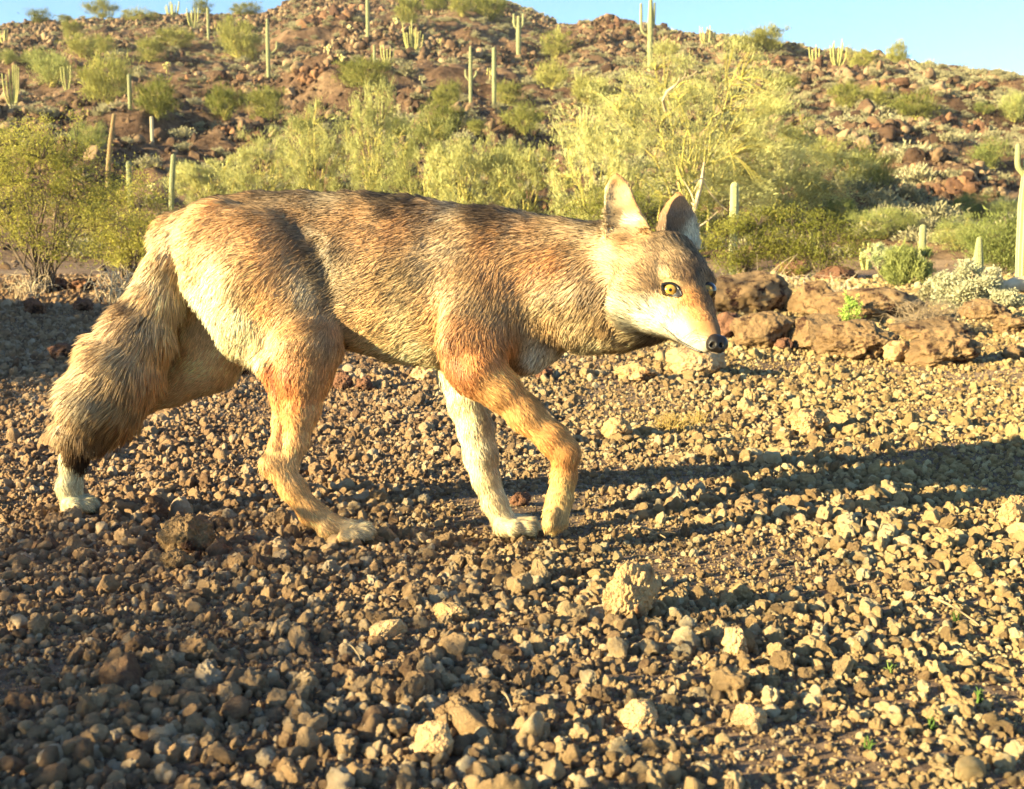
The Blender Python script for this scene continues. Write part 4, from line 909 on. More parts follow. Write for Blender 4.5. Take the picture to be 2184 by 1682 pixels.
# sockets
F.put(P(1428, 618, 1.641), P(1444, 625, 1.637), 0.0150, 0.0125, 1.0, 0.006, sub=True)
F.put(P(1462, 560, 1.655), P(1470, 600, 1.640), 0.004, 0.004, 1.0, 0.012, sub=True)      # furrow of the brow
F.put(P(614, 845, 1.800), P(604, 950, 1.805), 0.010, 0.009, 1.0, 0.012, sub=True)        # hollow before the heel tendon
F.put(P(604, 430, 1.885), P(676, 520, 1.862), 0.006, 0.011, 1.0, 0.02, sub=True)         # flank fold
F.put(P(676, 520, 1.862), P(716, 630, 1.845), 0.011, 0.009, 1.0, 0.02, sub=True)
cv_, cq = surface_nets(F)
cv_ = smooth_v(cv_, cq, 4)
from mathutils.bvhtree import BVHTree
bvh = BVHTree.FromPolygons(cv_.tolist(), cq.tolist())
def hit(px, py):
    r = Vector(ray(px, py)).normalized(); h = bvh.ray_cast(Vector((0, 0, CAMZ)), r); return h
def proj(v):
    d = v - np.array([0, 0, CAMZ]); z = d @ FWD
    return 1092 + FPX * d[:, 0] / z, 841 - FPX * (d @ UPV) / z
# region distances
def reg_dist(v):
    D = np.full((len(v), len(R_)), 1.0)
    x, y, z = v[:, 0], v[:, 1], v[:, 2]
    for reg_, ky, k, pts in CH:
        r = R_[reg_]
        pr = [(pts[i], pts[i + 1]) for i in range(len(pts) - 1)] if not reg_.startswith('ear') else [(q, q) for q in pts]
        for (A, ra), (B, rb) in pr: D[:, r] = np.minimum(D[:, r], cone_d(x, y, z, A, B, ra, rb, ky))
    return D
# coat: control points (px, py, rgb, hair length mm, hair direction)
K_ = {}
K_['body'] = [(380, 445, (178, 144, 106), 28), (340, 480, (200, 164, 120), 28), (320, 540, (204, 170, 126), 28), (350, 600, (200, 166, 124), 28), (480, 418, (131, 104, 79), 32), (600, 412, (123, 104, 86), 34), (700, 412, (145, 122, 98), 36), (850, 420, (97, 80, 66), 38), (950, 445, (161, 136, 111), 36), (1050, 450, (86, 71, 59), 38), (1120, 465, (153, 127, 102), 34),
 (600, 470, (145, 115, 83), 30), (645, 510, (124, 100, 75), 28), (680, 560, (108, 88, 65), 26), (705, 610, (129, 104, 72), 24), (760, 470, (171, 129, 88), 32), (860, 490, (163, 123, 84), 32), (925, 530, (179, 150, 117), 32), (900, 460, (131, 106, 83), 34), (980, 500, (165, 134, 100), 32), (1060, 520, (176, 130, 84), 30), (1130, 520, (178, 134, 86), 30),  # dark points along the flank fold: pigment plus shadow put into the colour
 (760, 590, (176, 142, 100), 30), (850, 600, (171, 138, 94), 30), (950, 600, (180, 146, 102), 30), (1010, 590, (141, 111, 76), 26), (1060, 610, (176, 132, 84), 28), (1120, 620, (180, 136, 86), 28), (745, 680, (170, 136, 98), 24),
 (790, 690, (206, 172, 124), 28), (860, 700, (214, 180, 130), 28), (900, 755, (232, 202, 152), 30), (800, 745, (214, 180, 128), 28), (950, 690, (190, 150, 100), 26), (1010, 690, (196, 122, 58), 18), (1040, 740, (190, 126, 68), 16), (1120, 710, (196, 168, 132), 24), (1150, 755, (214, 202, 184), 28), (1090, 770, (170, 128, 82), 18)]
K_['nh'] = [(400, 480, (210, 172, 124), 26), (600, 490, (170, 132, 94), 24), (655, 500, (140, 108, 80), 24), (688, 560, (108, 82, 60), 22), (705, 610, (124, 96, 72), 20), (480, 450, (186, 146, 104), 26), (560, 450, (166, 130, 94), 28), (400, 560, (232, 200, 152), 26), (440, 620, (242, 220, 178), 24), (500, 700, (238, 210, 165), 24), (540, 520, (200, 154, 104), 26), (600, 560, (192, 152, 108), 26), (620, 640, (200, 154, 102), 24), (660, 620, (196, 172, 142), 24), (560, 640, (212, 166, 112), 24), (555, 740, (236, 204, 156), 24), (640, 700, (204, 154, 98), 18), (700, 660, (172, 142, 108), 20), (705, 720, (168, 140, 108), 16), (590, 800, (184, 106, 50), 16), (660, 800, (206, 148, 88), 12), (620, 860, (206, 130, 64), 10), (596, 900, (218, 156, 96), 9), (660, 900, (216, 168, 114), 9), (600, 980, (216, 166, 106), 8), (640, 980, (198, 158, 112), 8), (560, 1000, (204, 152, 94), 9), (640, 1060, (208, 156, 94), 7), (700, 1110, (208, 160, 102), 7), (760, 1130, (206, 180, 140), 6), (790, 1140, (190, 168, 132), 6)]  # dark points at the thigh's front edge: pigment with fold shadow painted in
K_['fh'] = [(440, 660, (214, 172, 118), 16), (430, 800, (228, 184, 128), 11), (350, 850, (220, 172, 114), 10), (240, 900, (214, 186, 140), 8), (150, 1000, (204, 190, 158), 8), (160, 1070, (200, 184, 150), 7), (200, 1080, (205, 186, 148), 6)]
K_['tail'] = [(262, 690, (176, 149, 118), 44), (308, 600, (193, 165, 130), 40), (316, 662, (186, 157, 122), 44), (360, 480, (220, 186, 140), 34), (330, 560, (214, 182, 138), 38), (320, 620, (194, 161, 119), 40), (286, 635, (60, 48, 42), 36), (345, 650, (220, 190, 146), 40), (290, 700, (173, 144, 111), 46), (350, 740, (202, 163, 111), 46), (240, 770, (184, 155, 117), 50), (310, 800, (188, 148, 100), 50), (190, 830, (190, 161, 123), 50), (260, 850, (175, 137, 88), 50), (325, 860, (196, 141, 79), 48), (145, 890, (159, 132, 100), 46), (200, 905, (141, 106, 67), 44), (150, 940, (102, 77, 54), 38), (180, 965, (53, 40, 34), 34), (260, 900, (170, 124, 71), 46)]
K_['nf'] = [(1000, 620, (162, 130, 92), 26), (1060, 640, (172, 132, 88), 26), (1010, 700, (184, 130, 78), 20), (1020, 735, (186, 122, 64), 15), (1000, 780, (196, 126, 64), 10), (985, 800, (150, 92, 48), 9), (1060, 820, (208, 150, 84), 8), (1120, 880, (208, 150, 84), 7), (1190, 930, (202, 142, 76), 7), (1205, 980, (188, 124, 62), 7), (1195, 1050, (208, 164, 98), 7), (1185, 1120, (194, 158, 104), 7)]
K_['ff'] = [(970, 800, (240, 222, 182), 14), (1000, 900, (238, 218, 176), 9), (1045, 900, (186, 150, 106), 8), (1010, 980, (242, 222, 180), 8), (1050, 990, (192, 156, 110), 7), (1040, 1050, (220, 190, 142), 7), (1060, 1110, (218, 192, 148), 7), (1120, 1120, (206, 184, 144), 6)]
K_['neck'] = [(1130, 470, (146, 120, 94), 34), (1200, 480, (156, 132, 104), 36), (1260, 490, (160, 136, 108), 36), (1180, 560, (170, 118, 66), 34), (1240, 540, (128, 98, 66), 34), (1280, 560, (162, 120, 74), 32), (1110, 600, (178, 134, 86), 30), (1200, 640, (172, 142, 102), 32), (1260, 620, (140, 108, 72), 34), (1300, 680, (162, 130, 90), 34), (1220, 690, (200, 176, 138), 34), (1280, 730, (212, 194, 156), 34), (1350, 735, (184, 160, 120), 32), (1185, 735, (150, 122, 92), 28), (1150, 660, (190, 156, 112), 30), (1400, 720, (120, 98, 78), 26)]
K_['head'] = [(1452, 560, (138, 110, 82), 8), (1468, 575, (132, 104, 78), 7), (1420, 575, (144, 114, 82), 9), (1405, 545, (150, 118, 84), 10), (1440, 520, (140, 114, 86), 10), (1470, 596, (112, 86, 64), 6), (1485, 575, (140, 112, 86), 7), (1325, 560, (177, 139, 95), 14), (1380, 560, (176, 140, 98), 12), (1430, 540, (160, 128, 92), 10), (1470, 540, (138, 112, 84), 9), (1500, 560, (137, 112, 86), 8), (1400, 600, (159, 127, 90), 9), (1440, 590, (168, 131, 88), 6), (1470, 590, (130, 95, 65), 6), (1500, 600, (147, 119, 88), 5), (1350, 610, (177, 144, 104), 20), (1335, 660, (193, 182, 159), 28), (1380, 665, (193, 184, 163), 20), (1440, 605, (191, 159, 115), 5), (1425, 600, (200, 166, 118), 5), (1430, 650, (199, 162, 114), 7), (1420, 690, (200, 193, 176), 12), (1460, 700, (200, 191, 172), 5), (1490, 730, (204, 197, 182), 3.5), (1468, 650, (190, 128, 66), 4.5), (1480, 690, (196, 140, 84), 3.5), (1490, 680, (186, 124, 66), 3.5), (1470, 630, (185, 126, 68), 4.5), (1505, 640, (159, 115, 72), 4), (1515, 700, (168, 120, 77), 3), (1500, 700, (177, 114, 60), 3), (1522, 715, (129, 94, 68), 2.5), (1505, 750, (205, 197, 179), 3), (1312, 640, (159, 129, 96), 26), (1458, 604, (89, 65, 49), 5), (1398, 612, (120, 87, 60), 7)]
K_['earn'] = [(1305, 430, (206, 178, 138), 7), (1312, 410, (200, 172, 134), 6), (1322, 455, (112, 90, 70), 8), (1328, 480, (120, 98, 76), 9), (1340, 470, (222, 206, 176), 14), (1330, 425, (196, 168, 130), 9), (1305, 500, (204, 174, 134), 9), (1350, 505, (140, 112, 84), 9), (1325, 520, (190, 156, 114), 9), (1365, 505, (150, 116, 80), 8), (1352, 435, (184, 134, 84), 5), (1315, 382, (196, 140, 86), 4), (1385, 500, (190, 150, 100), 6)]  # dark central points paint the shaded fold inside the ear
K_['earf'] = [(1445, 428, (186, 132, 84), 6), (1440, 470, (140, 106, 80), 8), (1486, 505, (216, 202, 176), 12), (1420, 490, (118, 94, 76), 8)]  # dark points below the tip paint the near ear's shadow into the fur
DR = {'body': [(400, 480, -.9, .5), (650, 420, -1, .12), (1100, 470, -1, .2), (800, 600, -.95, .4), (1000, 600, -.7, .7), (850, 740, -.85, .6), (1040, 720, -.35, .95), (1130, 740, -.4, .9)],
 'nh': [(420, 480, -.8, .6), (440, 620, -.5, .85), (560, 500, -.85, .5), (600, 620, -.75, .65), (520, 720, -.5, .85), (640, 720, -.4, .9), (630, 850, -.1, 1), (600, 980, .1, 1), (650, 1070, .6, .8), (760, 1130, .95, .3)],
 'fh': [(440, 700, -.5, .85), (380, 820, -.8, .6), (180, 920, -.2, 1), (150, 1020, 0, 1), (180, 1080, .9, .4)],
 'tail': [(360, 480, -.4, .9), (330, 620, -.2, 1), (220, 770, -.75, .75), (330, 780, -.35, .9), (200, 860, -.5, .85), (330, 870, -.75, .65), (170, 950, -.1, 1)],
 'nf': [(1020, 650, -.5, .85), (1010, 760, 0, 1), (1060, 820, .7, .75), (1180, 930, .7, .75), (1200, 1020, -.1, 1), (1185, 1110, -.2, 1)],
 'ff': [(980, 800, 0, 1), (1020, 950, .2, 1), (1050, 1060, .35, .95), (1110, 1120, .9, .4)],
 'neck': [(1130, 480, -1, .15), (1250, 490, -1, .15), (1200, 600, -.75, .65), (1280, 700, -.45, .9), (1250, 740, -.4, .9), (1180, 730, -.2, 1), (1370, 720, -.8, .5)],
 'earn': [(1345, 520, -.2, -1), (1315, 380, -.05, -1), (1345, 470, -.9, -.35)], 'earf': [(1440, 500, 0, -1), (1445, 425, 0, -1)]}
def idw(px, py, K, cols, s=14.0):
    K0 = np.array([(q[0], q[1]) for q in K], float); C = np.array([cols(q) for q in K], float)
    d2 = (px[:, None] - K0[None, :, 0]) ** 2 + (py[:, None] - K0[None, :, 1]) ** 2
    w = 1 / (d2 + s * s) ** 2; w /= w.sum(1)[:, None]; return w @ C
def coat(v):
    px, py = proj(v); D = reg_dist(v)
    w = np.exp(-(D - D.min(1)[:, None]) / 0.005); w /= w.sum(1)[:, None]
    col = np.zeros((len(v), 3)); ln = np.zeros(len(v)); dr = np.zeros((len(v), 2))
    for r, k in R_.items():
        m = w[:, k] > 0.004
        if not m.any(): continue
        q = idw(px[m], py[m], K_[r], lambda a: list(lin(a[2])[:3]) + [a[3]])
        col[m] += w[m, k][:, None] * q[:, :3]; ln[m] += w[m, k] * q[:, 3]
        if r == 'head':
            dd = np.stack([px[m] - 1530, py[m] - 735], -1); dd /= np.linalg.norm(dd, axis=1)[:, None] + 1e-6
        else: dd = idw(px[m], py[m], DR[r], lambda a: a[2:4], 25)
        dr[m] += w[m, k][:, None] * dd
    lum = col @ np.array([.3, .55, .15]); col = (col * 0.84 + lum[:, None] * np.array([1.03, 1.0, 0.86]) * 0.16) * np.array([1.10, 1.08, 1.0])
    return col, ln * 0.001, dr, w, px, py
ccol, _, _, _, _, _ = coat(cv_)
coyote = empty('coyote', (0, 1.93, 0))
tag(coyote, 'tan and grey coyote walking to the right with its head low and one forepaw lifted', 'coyote')
INV = (0, -1.93, 0)
hm = bpy.data.materials.new('coyote_skin'); hm.use_nodes = True; t = hm.node_tree; b = t.nodes['Principled BSDF']
at = nd(t, 'ShaderNodeAttribute', attribute_name='coat'); gm = nd(t, 'ShaderNodeHueSaturation'); gm.inputs['Value'].default_value = 0.72
t.links.new(at.outputs['Color'], gm.inputs['Color']); t.links.new(gm.outputs[0], b.inputs['Base Color']); b.inputs['Roughness'].default_value = 0.9; b.inputs['Specular IOR Level'].default_value = 0.1
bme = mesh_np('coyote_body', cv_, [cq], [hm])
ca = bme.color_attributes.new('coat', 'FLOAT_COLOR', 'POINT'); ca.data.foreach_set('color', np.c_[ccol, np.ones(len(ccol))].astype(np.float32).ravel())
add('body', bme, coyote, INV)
# fur
def fur(n, seed=1):
    rs = np.random.RandomState(seed)
    a, b_, c, d = (cv_[cq[:, i]] for i in range(4)); nrm = np.cross(c - a, d - b_); ar = np.linalg.norm(nrm, axis=1) / 2; cen = (a + c) / 2
    nn = nrm / (2 * ar[:, None] + 1e-12)
    # smooth vertex normals
    vn = np.stack([sum(np.bincount(cq[:, i], nrm[:, k], len(cv_)) for i in range(4)) for k in range(3)], -1); vn /= np.linalg.norm(vn, axis=1)[:, None] + 1e-12
    px, py = proj(cen)
    pr = ar * (1 + 1.6 * ((px > 1290) & (py > 370) & (cen[:, 1] < 1.80)))     # denser on the short-haired face
    fi = rs.choice(len(cq), n, p=pr / pr.sum()); u = rs.rand(n, 1); w = rs.rand(n, 1)
    p = (a[fi] * (1 - u) + b_[fi] * u) * (1 - w) + (d[fi] * (1 - u) + c[fi] * u) * w
    N = (vn[cq[fi, 0]] * (1 - u) + vn[cq[fi, 1]] * u) * (1 - w) + (vn[cq[fi, 3]] * (1 - u) + vn[cq[fi, 2]] * u) * w
    N /= np.linalg.norm(N, axis=1)[:, None] + 1e-9
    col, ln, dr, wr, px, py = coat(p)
    keep = np.ones(n, bool)
    for poly in EYE_HOLES:
        c0 = poly.mean(0); keep &= ~((px - c0[0]) ** 2 / ((np.ptp(poly[:, 0]) * 0.53) ** 2) + (py - c0[1]) ** 2 / ((np.ptp(poly[:, 1]) * 0.56) ** 2) < 1)
    keep &= ~(((px - 1529) ** 2 / 23 ** 2 + (py - 733) ** 2 / 20 ** 2) < 1)
    p, N, col, ln, dr, wr, px, py = (q[keep] for q in (p, N, col, ln, dr, wr, px, py)); n = len(p)
    T = np.stack([dr[:, 0], np.zeros(n), -dr[:, 1]], -1)
    T[:, 1] += 0.15 * vnoise(p * 30, 3)
    # swirl of the coat and clumps
    q = p * 14
    ang = 0.30 * vnoise(q, 11) + 0.38 * vnoise(p * 55, 12) + rs.normal(0, 0.16, n)
    T = T - (T * N).sum(1)[:, None] * N; T /= np.linalg.norm(T, axis=1)[:, None] + 1e-6
    Bn = np.cross(N, T); T = T * np.cos(ang)[:, None] + Bn * np.sin(ang)[:, None]
    lf = np.clip((ln - 0.004) / 0.03, 0, 1)
    lift = 0.20 + 0.34 * lf + 0.10 * vnoise(p * 60, 14) + rs.normal(0, 0.07, n)
    lift = np.clip(lift + 0.12 * (1 - lf) * (wr[:, 1] + wr[:, 2] + wr[:, 3] + wr[:, 4]) + 0.12 * (1 - lf) * wr[:, 7], 0.08, 0.8) + 0.35 * wr[:, 5]
    legs = (wr[:, 1] + wr[:, 2] + wr[:, 3] + wr[:, 4])
    L = (ln * (1 + 0.35 * wr[:, 5] - 0.10 * wr[:, 0]) + 0.005 * legs * (1 - lf) + 0.0045 * wr[:, 7] * (1 - lf) * (py < 690) + 0.006 * wr[:, 7] * lf) * (1 - 0.28 * lf) * np.clip(1 + 0.22 * vnoise(p * 40, 15) + rs.normal(0, 0.18, n), 0.35, 1.6)
    base = T + lift[:, None] * N; base /= np.linalg.norm(base, axis=1)[:, None]
    tip = T + (lift * 0.45)[:, None] * N + np.array([0, 0, -0.12]); tip /= np.linalg.norm(tip, axis=1)[:, None]
    m = 5; s = np.linspace(0, 1, m)
    pts = np.zeros((n, m, 3)); pts[:, 0] = p - N * 0.001
    for k in range(1, m): pts[:, k] = pts[:, k - 1] + (base * (1 - s[k]) + tip * s[k]) * (L / (m - 1))[:, None]
    # clumping: ends drawn to the nearest guide
    cs = 0.008
    key = np.floor(p / cs + 0.35 * vnoise(p * 90, 16)[:, None]).astype(np.int64); kk = key[:, 0] * 1000003 + key[:, 1] * 10007 + key[:, 2]
    _, inv = np.unique(kk, return_inverse=True); inv = inv.ravel(); cnt = np.bincount(inv)
    for k in range(1, m):
        g = np.stack([np.bincount(inv, pts[:, k, c]) for c in range(3)], -1) / cnt[:, None]
        pts[:, k] += (g[inv] - pts[:, k]) * (0.38 * lf * s[k] ** 1.2)[:, None]
    pts += rs.normal(0, 1, (n, 1, 3)) * 0.0004
    # agouti: dark-tipped guard hairs, most on the back, mane and tail
    back = wr[:, 0] + wr[:, 6] + 0.45 * wr[:, 5] + 1.0 * wr[:, 7] + 0.25 * wr[:, 1] + 0.3 * wr[:, 9]
    clump_r = _hash(inv, inv * 0 + 5, inv * 0, 3)
    dark = (rs.rand(n) < 0.38 * np.clip(back, 0, 1) * (1.25 - np.clip(col.mean(1) * 1.6, 0, 1.1)) + 0.05).astype(float) * rs.uniform(0.5, 1, n)
    val = np.exp(rs.normal(0, 0.24, n) + (0.15 + 0.25 * (1 - lf)) * (clump_r - 0.5) + 0.22 * vnoise(p * 28, 18) + 0.16 * vnoise(p * 110, 19) + 0.05)
    val *= np.exp((0.22 * vnoise(p * 150, 21) + 0.18 * vnoise(p * 60, 22)) * (1 - lf))
    warm = 1 + 0.10 * vnoise(p * 22, 23)
    colr = np.clip(col * val[:, None] * np.stack([warm, np.ones(n), 2 - warm], -1), 0, 0.9)
    hc = bpy.data.hair_curves.new('fur')
    hc.add_curves([m] * n)
    hc.attributes['position'].data.foreach_set('vector', pts.astype(np.float32).ravel()) if 'position' in hc.attributes else hc.points.foreach_set('position', pts.astype(np.float32).ravel())
    rad = np.clip(0.00026 + 0.00022 * lf, 0, 1)[:, None] * (np.array([1.0, 1.0, 0.85, 0.6, 0.15])[None, :]) * 1.15
    ra = hc.attributes.get('radius') or hc.attributes.new('radius', 'FLOAT', 'POINT'); ra.data.foreach_set('value', rad.astype(np.float32).ravel())
    for nm, arr in (('coat', colr), ('rootn', N)):
        q = hc.attributes.new(nm, 'FLOAT_VECTOR', 'CURVE'); q.data.foreach_set('vector', arr.astype(np.float32).ravel())
    q = hc.attributes.new('dark', 'FLOAT', 'CURVE'); q.data.foreach_set('value', dark.astype(np.float32))
    m_ = bpy.data.materials.new('coyote_fur'); m_.use_nodes = True; t = m_.node_tree; t.nodes.remove(t.nodes['Principled BSDF']); out = t.nodes['Material Output']
    ac = nd(t, 'ShaderNodeAttribute', attribute_name='coat'); an = nd(t, 'ShaderNodeAttribute', attribute_name='rootn'); ad = nd(t, 'ShaderNodeAttribute', attribute_name='dark')
    hi = nd(t, 'ShaderNodeHairInfo')
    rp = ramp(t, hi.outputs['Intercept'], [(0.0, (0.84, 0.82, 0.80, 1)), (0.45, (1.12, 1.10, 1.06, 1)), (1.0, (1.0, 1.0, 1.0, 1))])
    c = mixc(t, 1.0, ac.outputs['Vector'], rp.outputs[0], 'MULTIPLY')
    dr_ = ramp(t, hi.outputs['Intercept'], [(0.50, (0, 0, 0, 1)), (0.68, (1, 1, 1, 1))])
    mu = nd(t, 'ShaderNodeMath', operation='MULTIPLY'); t.links.new(dr_.outputs[0], mu.inputs[0]); t.links.new(ad.outputs['Fac'], mu.inputs[1])
    c = mixc(t, mu.outputs[0], c, (0.022, 0.017, 0.015, 1))
    ge = nd(t, 'ShaderNodeNewGeometry')
    va = nd(t, 'ShaderNodeMix', data_type='VECTOR'); va.inputs[0].default_value = 0.25; t.links.new(an.outputs['Vector'], va.inputs[4]); t.links.new(ge.outputs['Normal'], va.inputs[5])
    vn_ = nd(t, 'ShaderNodeVectorMath', operation='NORMALIZE'); t.links.new(va.outputs[1], vn_.inputs[0])
    df = nd(t, 'ShaderNodeBsdfDiffuse'); tl = nd(t, 'ShaderNodeBsdfTranslucent'); gl = nd(t, 'ShaderNodeBsdfGlossy'); gl.inputs['Roughness'].default_value = 0.45
    for s_ in (df, tl, gl): t.links.new(vn_.outputs[0], s_.inputs['Normal'])
    t.links.new(c, df.inputs[0]); t.links.new(c, tl.inputs[0]); gl.inputs[0].default_value = (0.9, 0.85, 0.8, 1)
    m1 = nd(t, 'ShaderNodeMixShader'); m1.inputs[0].default_value = 0.15; t.links.new(df.outputs[0], m1.inputs[1]); t.links.new(tl.outputs[0], m1.inputs[2])
    m2 = nd(t, 'ShaderNodeMixShader'); m2.inputs[0].default_value = 0.035; t.links.new(m1.outputs[0], m2.inputs[1]); t.links.new(gl.outputs[0], m2.inputs[2])
    t.links.new(m2.outputs[0], out.inputs[0])
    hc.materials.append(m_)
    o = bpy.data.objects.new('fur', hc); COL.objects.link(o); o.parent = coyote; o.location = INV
    o['kind'] = 'stuff'
    return o
zz = lambda L: np.array([(1229.4 + .2772 * a, 339.2 + .2772 * b) for a, b in L])
EYE_N = zz([(655, 968), (685, 955), (735, 955), (775, 980), (800, 1015), (815, 1052), (780, 1058), (735, 1052), (695, 1030), (668, 1000)])
EYE_F = zz([(985, 990), (1010, 970), (1045, 974), (1062, 1000), (1060, 1035), (1035, 1055), (1003, 1045)])
EYE_HOLES = [EYE_N, EYE_F]
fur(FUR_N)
# eyes
em, t, b = mat_new('eye', 0.05, 0.6)
tc = nd(t, 'ShaderNodeTexCoord'); sp = nd(t, 'ShaderNodeSeparateXYZ'); t.links.new(tc.outputs['Object'], sp.inputs[0])
cx_ = nd(t, 'ShaderNodeCombineXYZ'); t.links.new(sp.outputs[0], cx_.inputs[0]); t.links.new(sp.outputs[1], cx_.inputs[1])
le = nd(t, 'ShaderNodeVectorMath', operation='LENGTH'); t.links.new(cx_.outputs[0], le.inputs[0])
dv = nd(t, 'ShaderNodeMath', operation='DIVIDE'); t.links.new(le.outputs['Value'], dv.inputs[0]); dv.inputs[1].default_value = 0.0135
er = ramp(t, dv.outputs[0], [(0.0, (0.003, 0.003, 0.003, 1)), (0.17, (0.003, 0.003, 0.003, 1)), (0.20, (0.35, 0.17, 0.02, 1)), (0.5, (0.44, 0.27, 0.06, 1)), (0.64, (0.26, 0.14, 0.03, 1)), (0.70, (0.015, 0.01, 0.006, 1)), (1.0, (0.03, 0.02, 0.015, 1))])
t.links.new(er.outputs[0], b.inputs['Base Color']); b.inputs['Coat Weight'].default_value = 0.35; b.inputs['Coat Roughness'].default_value = 0.03; b.inputs['Specular IOR Level'].default_value = 0.3
ev, ef = ico(4)
eme = mesh_np('eyeball', ev * 0.0145, [ef], [em])
lm, t, b = mat_new('black_skin', 0.35, 0.5); b.inputs['Base Color'].default_value = (0.010, 0.008, 0.008, 1)
def eye(poly, cpx, push):
    h = hit(cpx[0], cpx[1]); r = Vector(ray(*cpx)).normalized()
    if h[0] is None: h = (Vector(P(cpx[0], cpx[1], 1.70)),)
    c = h[0] + r * push
    g = -r
    add('eye', eme, coyote, (c.x, c.y - 1.93, c.z), g.to_track_quat('Z', 'Y').to_euler())
    # eyelid rim: an almond ring lying on the skin
    pts = []
    for a in poly:
        q = hit(a[0], a[1])[0]
        rr = Vector(ray(a[0], a[1])).normalized()
        dd = (c - Vector((0, 0, CAMZ))).length
        # on the eyeball side of the lid
        dq = (q - Vector((0, 0, CAMZ))).length - 0.0012 if q is not None else 9
        base = Vector((0, 0, CAMZ)) + rr * max(min(dq, dd - 0.0108), dd - 0.018)
        pts.append(np.array(base))
    pts = np.array(pts + pts[:2])
    n = len(pts); tt = np.linspace(0, n - 2, 60); k = np.minimum(tt.astype(int), n - 2); fr = (tt - k)[:, None]
    fine = pts[k] * (1 - fr) + pts[k + 1] * fr
    for _ in range(2): fine[1:-1] = (fine[:-2] + fine[1:-1] * 2 + fine[2:]) / 4
    up_ = fine[:, 2] > fine[:, 2].mean(); v, f4 = tube(fine, np.where(up_, 0.0024, 0.0017), 8)
    if len(poly) < 10: return
    q0 = zz([(768, 1024)])[0]; m0 = np.array(Vector((0, 0, CAMZ)) + Vector(ray(q0[0], q0[1])).normalized() * (dd - 0.0142)); v2 = np.array([m0] + [pts[i] for i in (3, 4, 5, 6, 7)]); f2 = np.array([(0, 1 + i, 2 + i) for i in range(4)])
    add('lid_lining', mesh_np('lid_lining', v2, [f2], [lm]), coyote, INV); add('eyelid', mesh_np('eyelid', v, [f4], [lm]), coyote, INV)
eye(EYE_N, (1430, 618), 0.0072)
eye(EYE_F, (1508, 620), 0.0160)
# nose pad with nostrils
F2 = Field(P(1527, 733, 1.58) - 0.035, P(1527, 733, 1.58) + 0.035, 0.0011)
keepF = F; F = F2
F.put(P(1524, 727, 1.590), P(1536, 728, 1.592), 0.0105, 0.0095, 1.0, 0.004)
F.put(P(1522, 737, 1.586), P(1534, 741, 1.586), 0.0095, 0.0085, 1.0, 0.005)
F.put(P(1541, 733, 1.592), P(1543, 736, 1.596), 0.0075, 0.0070, 1.0, 0.005)
F.put(P(1516, 733, 1.594), P(1515, 738, 1.596), 0.0070, 0.0065, 1.0, 0.005)
for x in (1522, 1541): F.put(P(x, 733, 1.5755), P(x - 4, 737, 1.581), 0.0042, 0.0028, 1.0, 0.002, sub=True)
F.put(P(1532, 738, 1.5745), P(1531, 752, 1.576), 0.0014, 0.0014, 1.0, 0.002, sub=True)
nv, nq = surface_nets(F); nv = smooth_v(nv, nq, 2); F = keepF
nm_, t, b = mat_new('wet_nose', 0.42, 0.35); b.inputs['Base Color'].default_value = (0.014, 0.011, 0.010, 1)
tc = nd(t, 'ShaderNodeTexCoord'); vo = nd(t, 'ShaderNodeTexVoronoi'); vo.inputs['Scale'].default_value = 900; t.links.new(tc.outputs['Object'], vo.inputs['Vector']); bump(t, b, vo.outputs[0], 0.35, 0.0004)
add('nose', mesh_np('nose', nv, [nq], [nm_]), coyote, INV)
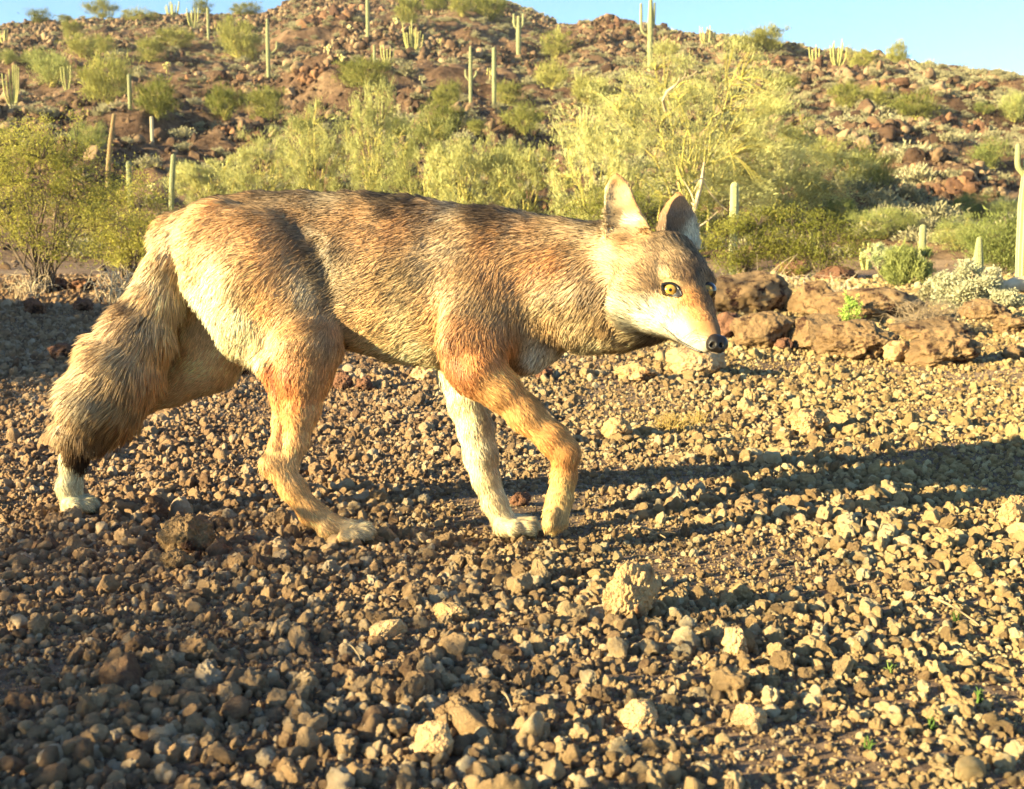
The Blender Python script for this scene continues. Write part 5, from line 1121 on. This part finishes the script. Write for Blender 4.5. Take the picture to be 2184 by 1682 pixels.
# lips: the dark line of the mouth
mp = []
for a in zz([(665, 1290), (700, 1315), (740, 1352), (790, 1395), (850, 1432), (905, 1462), (960, 1484), (1010, 1496), (1055, 1498)]):
    q = hit(a[0], a[1])[0]
    if q is not None: mp.append(np.array(q) - np.array(ray(a[0], a[1])) * 0.0032)
mp = np.array(mp); v, f4 = tube(mp, np.linspace(0.0010, 0.0019, len(mp)), 6)
add('mouth', mesh_np('mouth', v, [f4], [lm]), coyote, INV)
# whiskers
r4 = np.random.RandomState(8)
for k in range(9):
    a = (1478 + r4.uniform(0, 30), 702 + r4.uniform(0, 24)); q = hit(*a)[0]
    if q is None: continue
    q = np.array(q); e_ = q + np.array([-0.028 + r4.normal(0, .008), -0.030, -0.016 + r4.normal(0, .008)]); v, f4 = tube(bez(q, (q + e_) / 2 + [0.0, -0.004, 0.004], e_, 6), np.linspace(0.00035, 0.0001, 6), 4); add('whisker', mesh_np('whisker', v, [f4], [lm]), coyote, INV)
# claws
cm, t, b = mat_new('claw', 0.4, 0.5); b.inputs['Base Color'].default_value = (0.05, 0.035, 0.025, 1)
for a, b2, Y in ((792, 1138, 1.828), (787, 1146, 1.806), (769, 1149, 1.794), (1142, 1127, 1.873), (1133, 1134, 1.848), (1107, 1135, 1.838), (202, 1080, 2.043), (194, 1086, 2.018)):
    v, f4 = tube([P(a, b2, Y), P(a + 6, b2 + 4, Y), P(a + 9, b2 + 9, Y)], [0.0028, 0.0018, 0.0004], 6); add('claw', mesh_np('claw', v, [f4], [cm]), coyote, INV)

# ------------------------------------------------------------------ haze box added to stand in for lens veil on the hill
x0, x1, y0, y1, z0, z1 = -95.0, 95.0, -12.0, 175.0, -25.0, 42.0
v = np.array([(x, y, z) for x in (x0, x1) for y in (y0, y1) for z in (z0, z1)]); f = np.array([(0, 1, 3, 2), (4, 6, 7, 5), (0, 4, 5, 1), (2, 3, 7, 6), (0, 2, 6, 4), (1, 5, 7, 3)])
hz = bpy.data.materials.new('air'); hz.use_nodes = True; t = hz.node_tree; t.nodes.remove(t.nodes['Principled BSDF'])
pv = nd(t, 'ShaderNodeVolumePrincipled'); pv.inputs['Density'].default_value = 0.00025; pv.inputs['Color'].default_value = (0.95, 0.95, 0.95, 1); pv.inputs['Anisotropy'].default_value = 0.0
t.links.new(pv.outputs[0], t.nodes['Material Output'].inputs['Volume'])
tag(add('haze', mesh_np('haze', v, [f], [hz], smooth=False)), 'thin warm desert haze', kind='stuff')
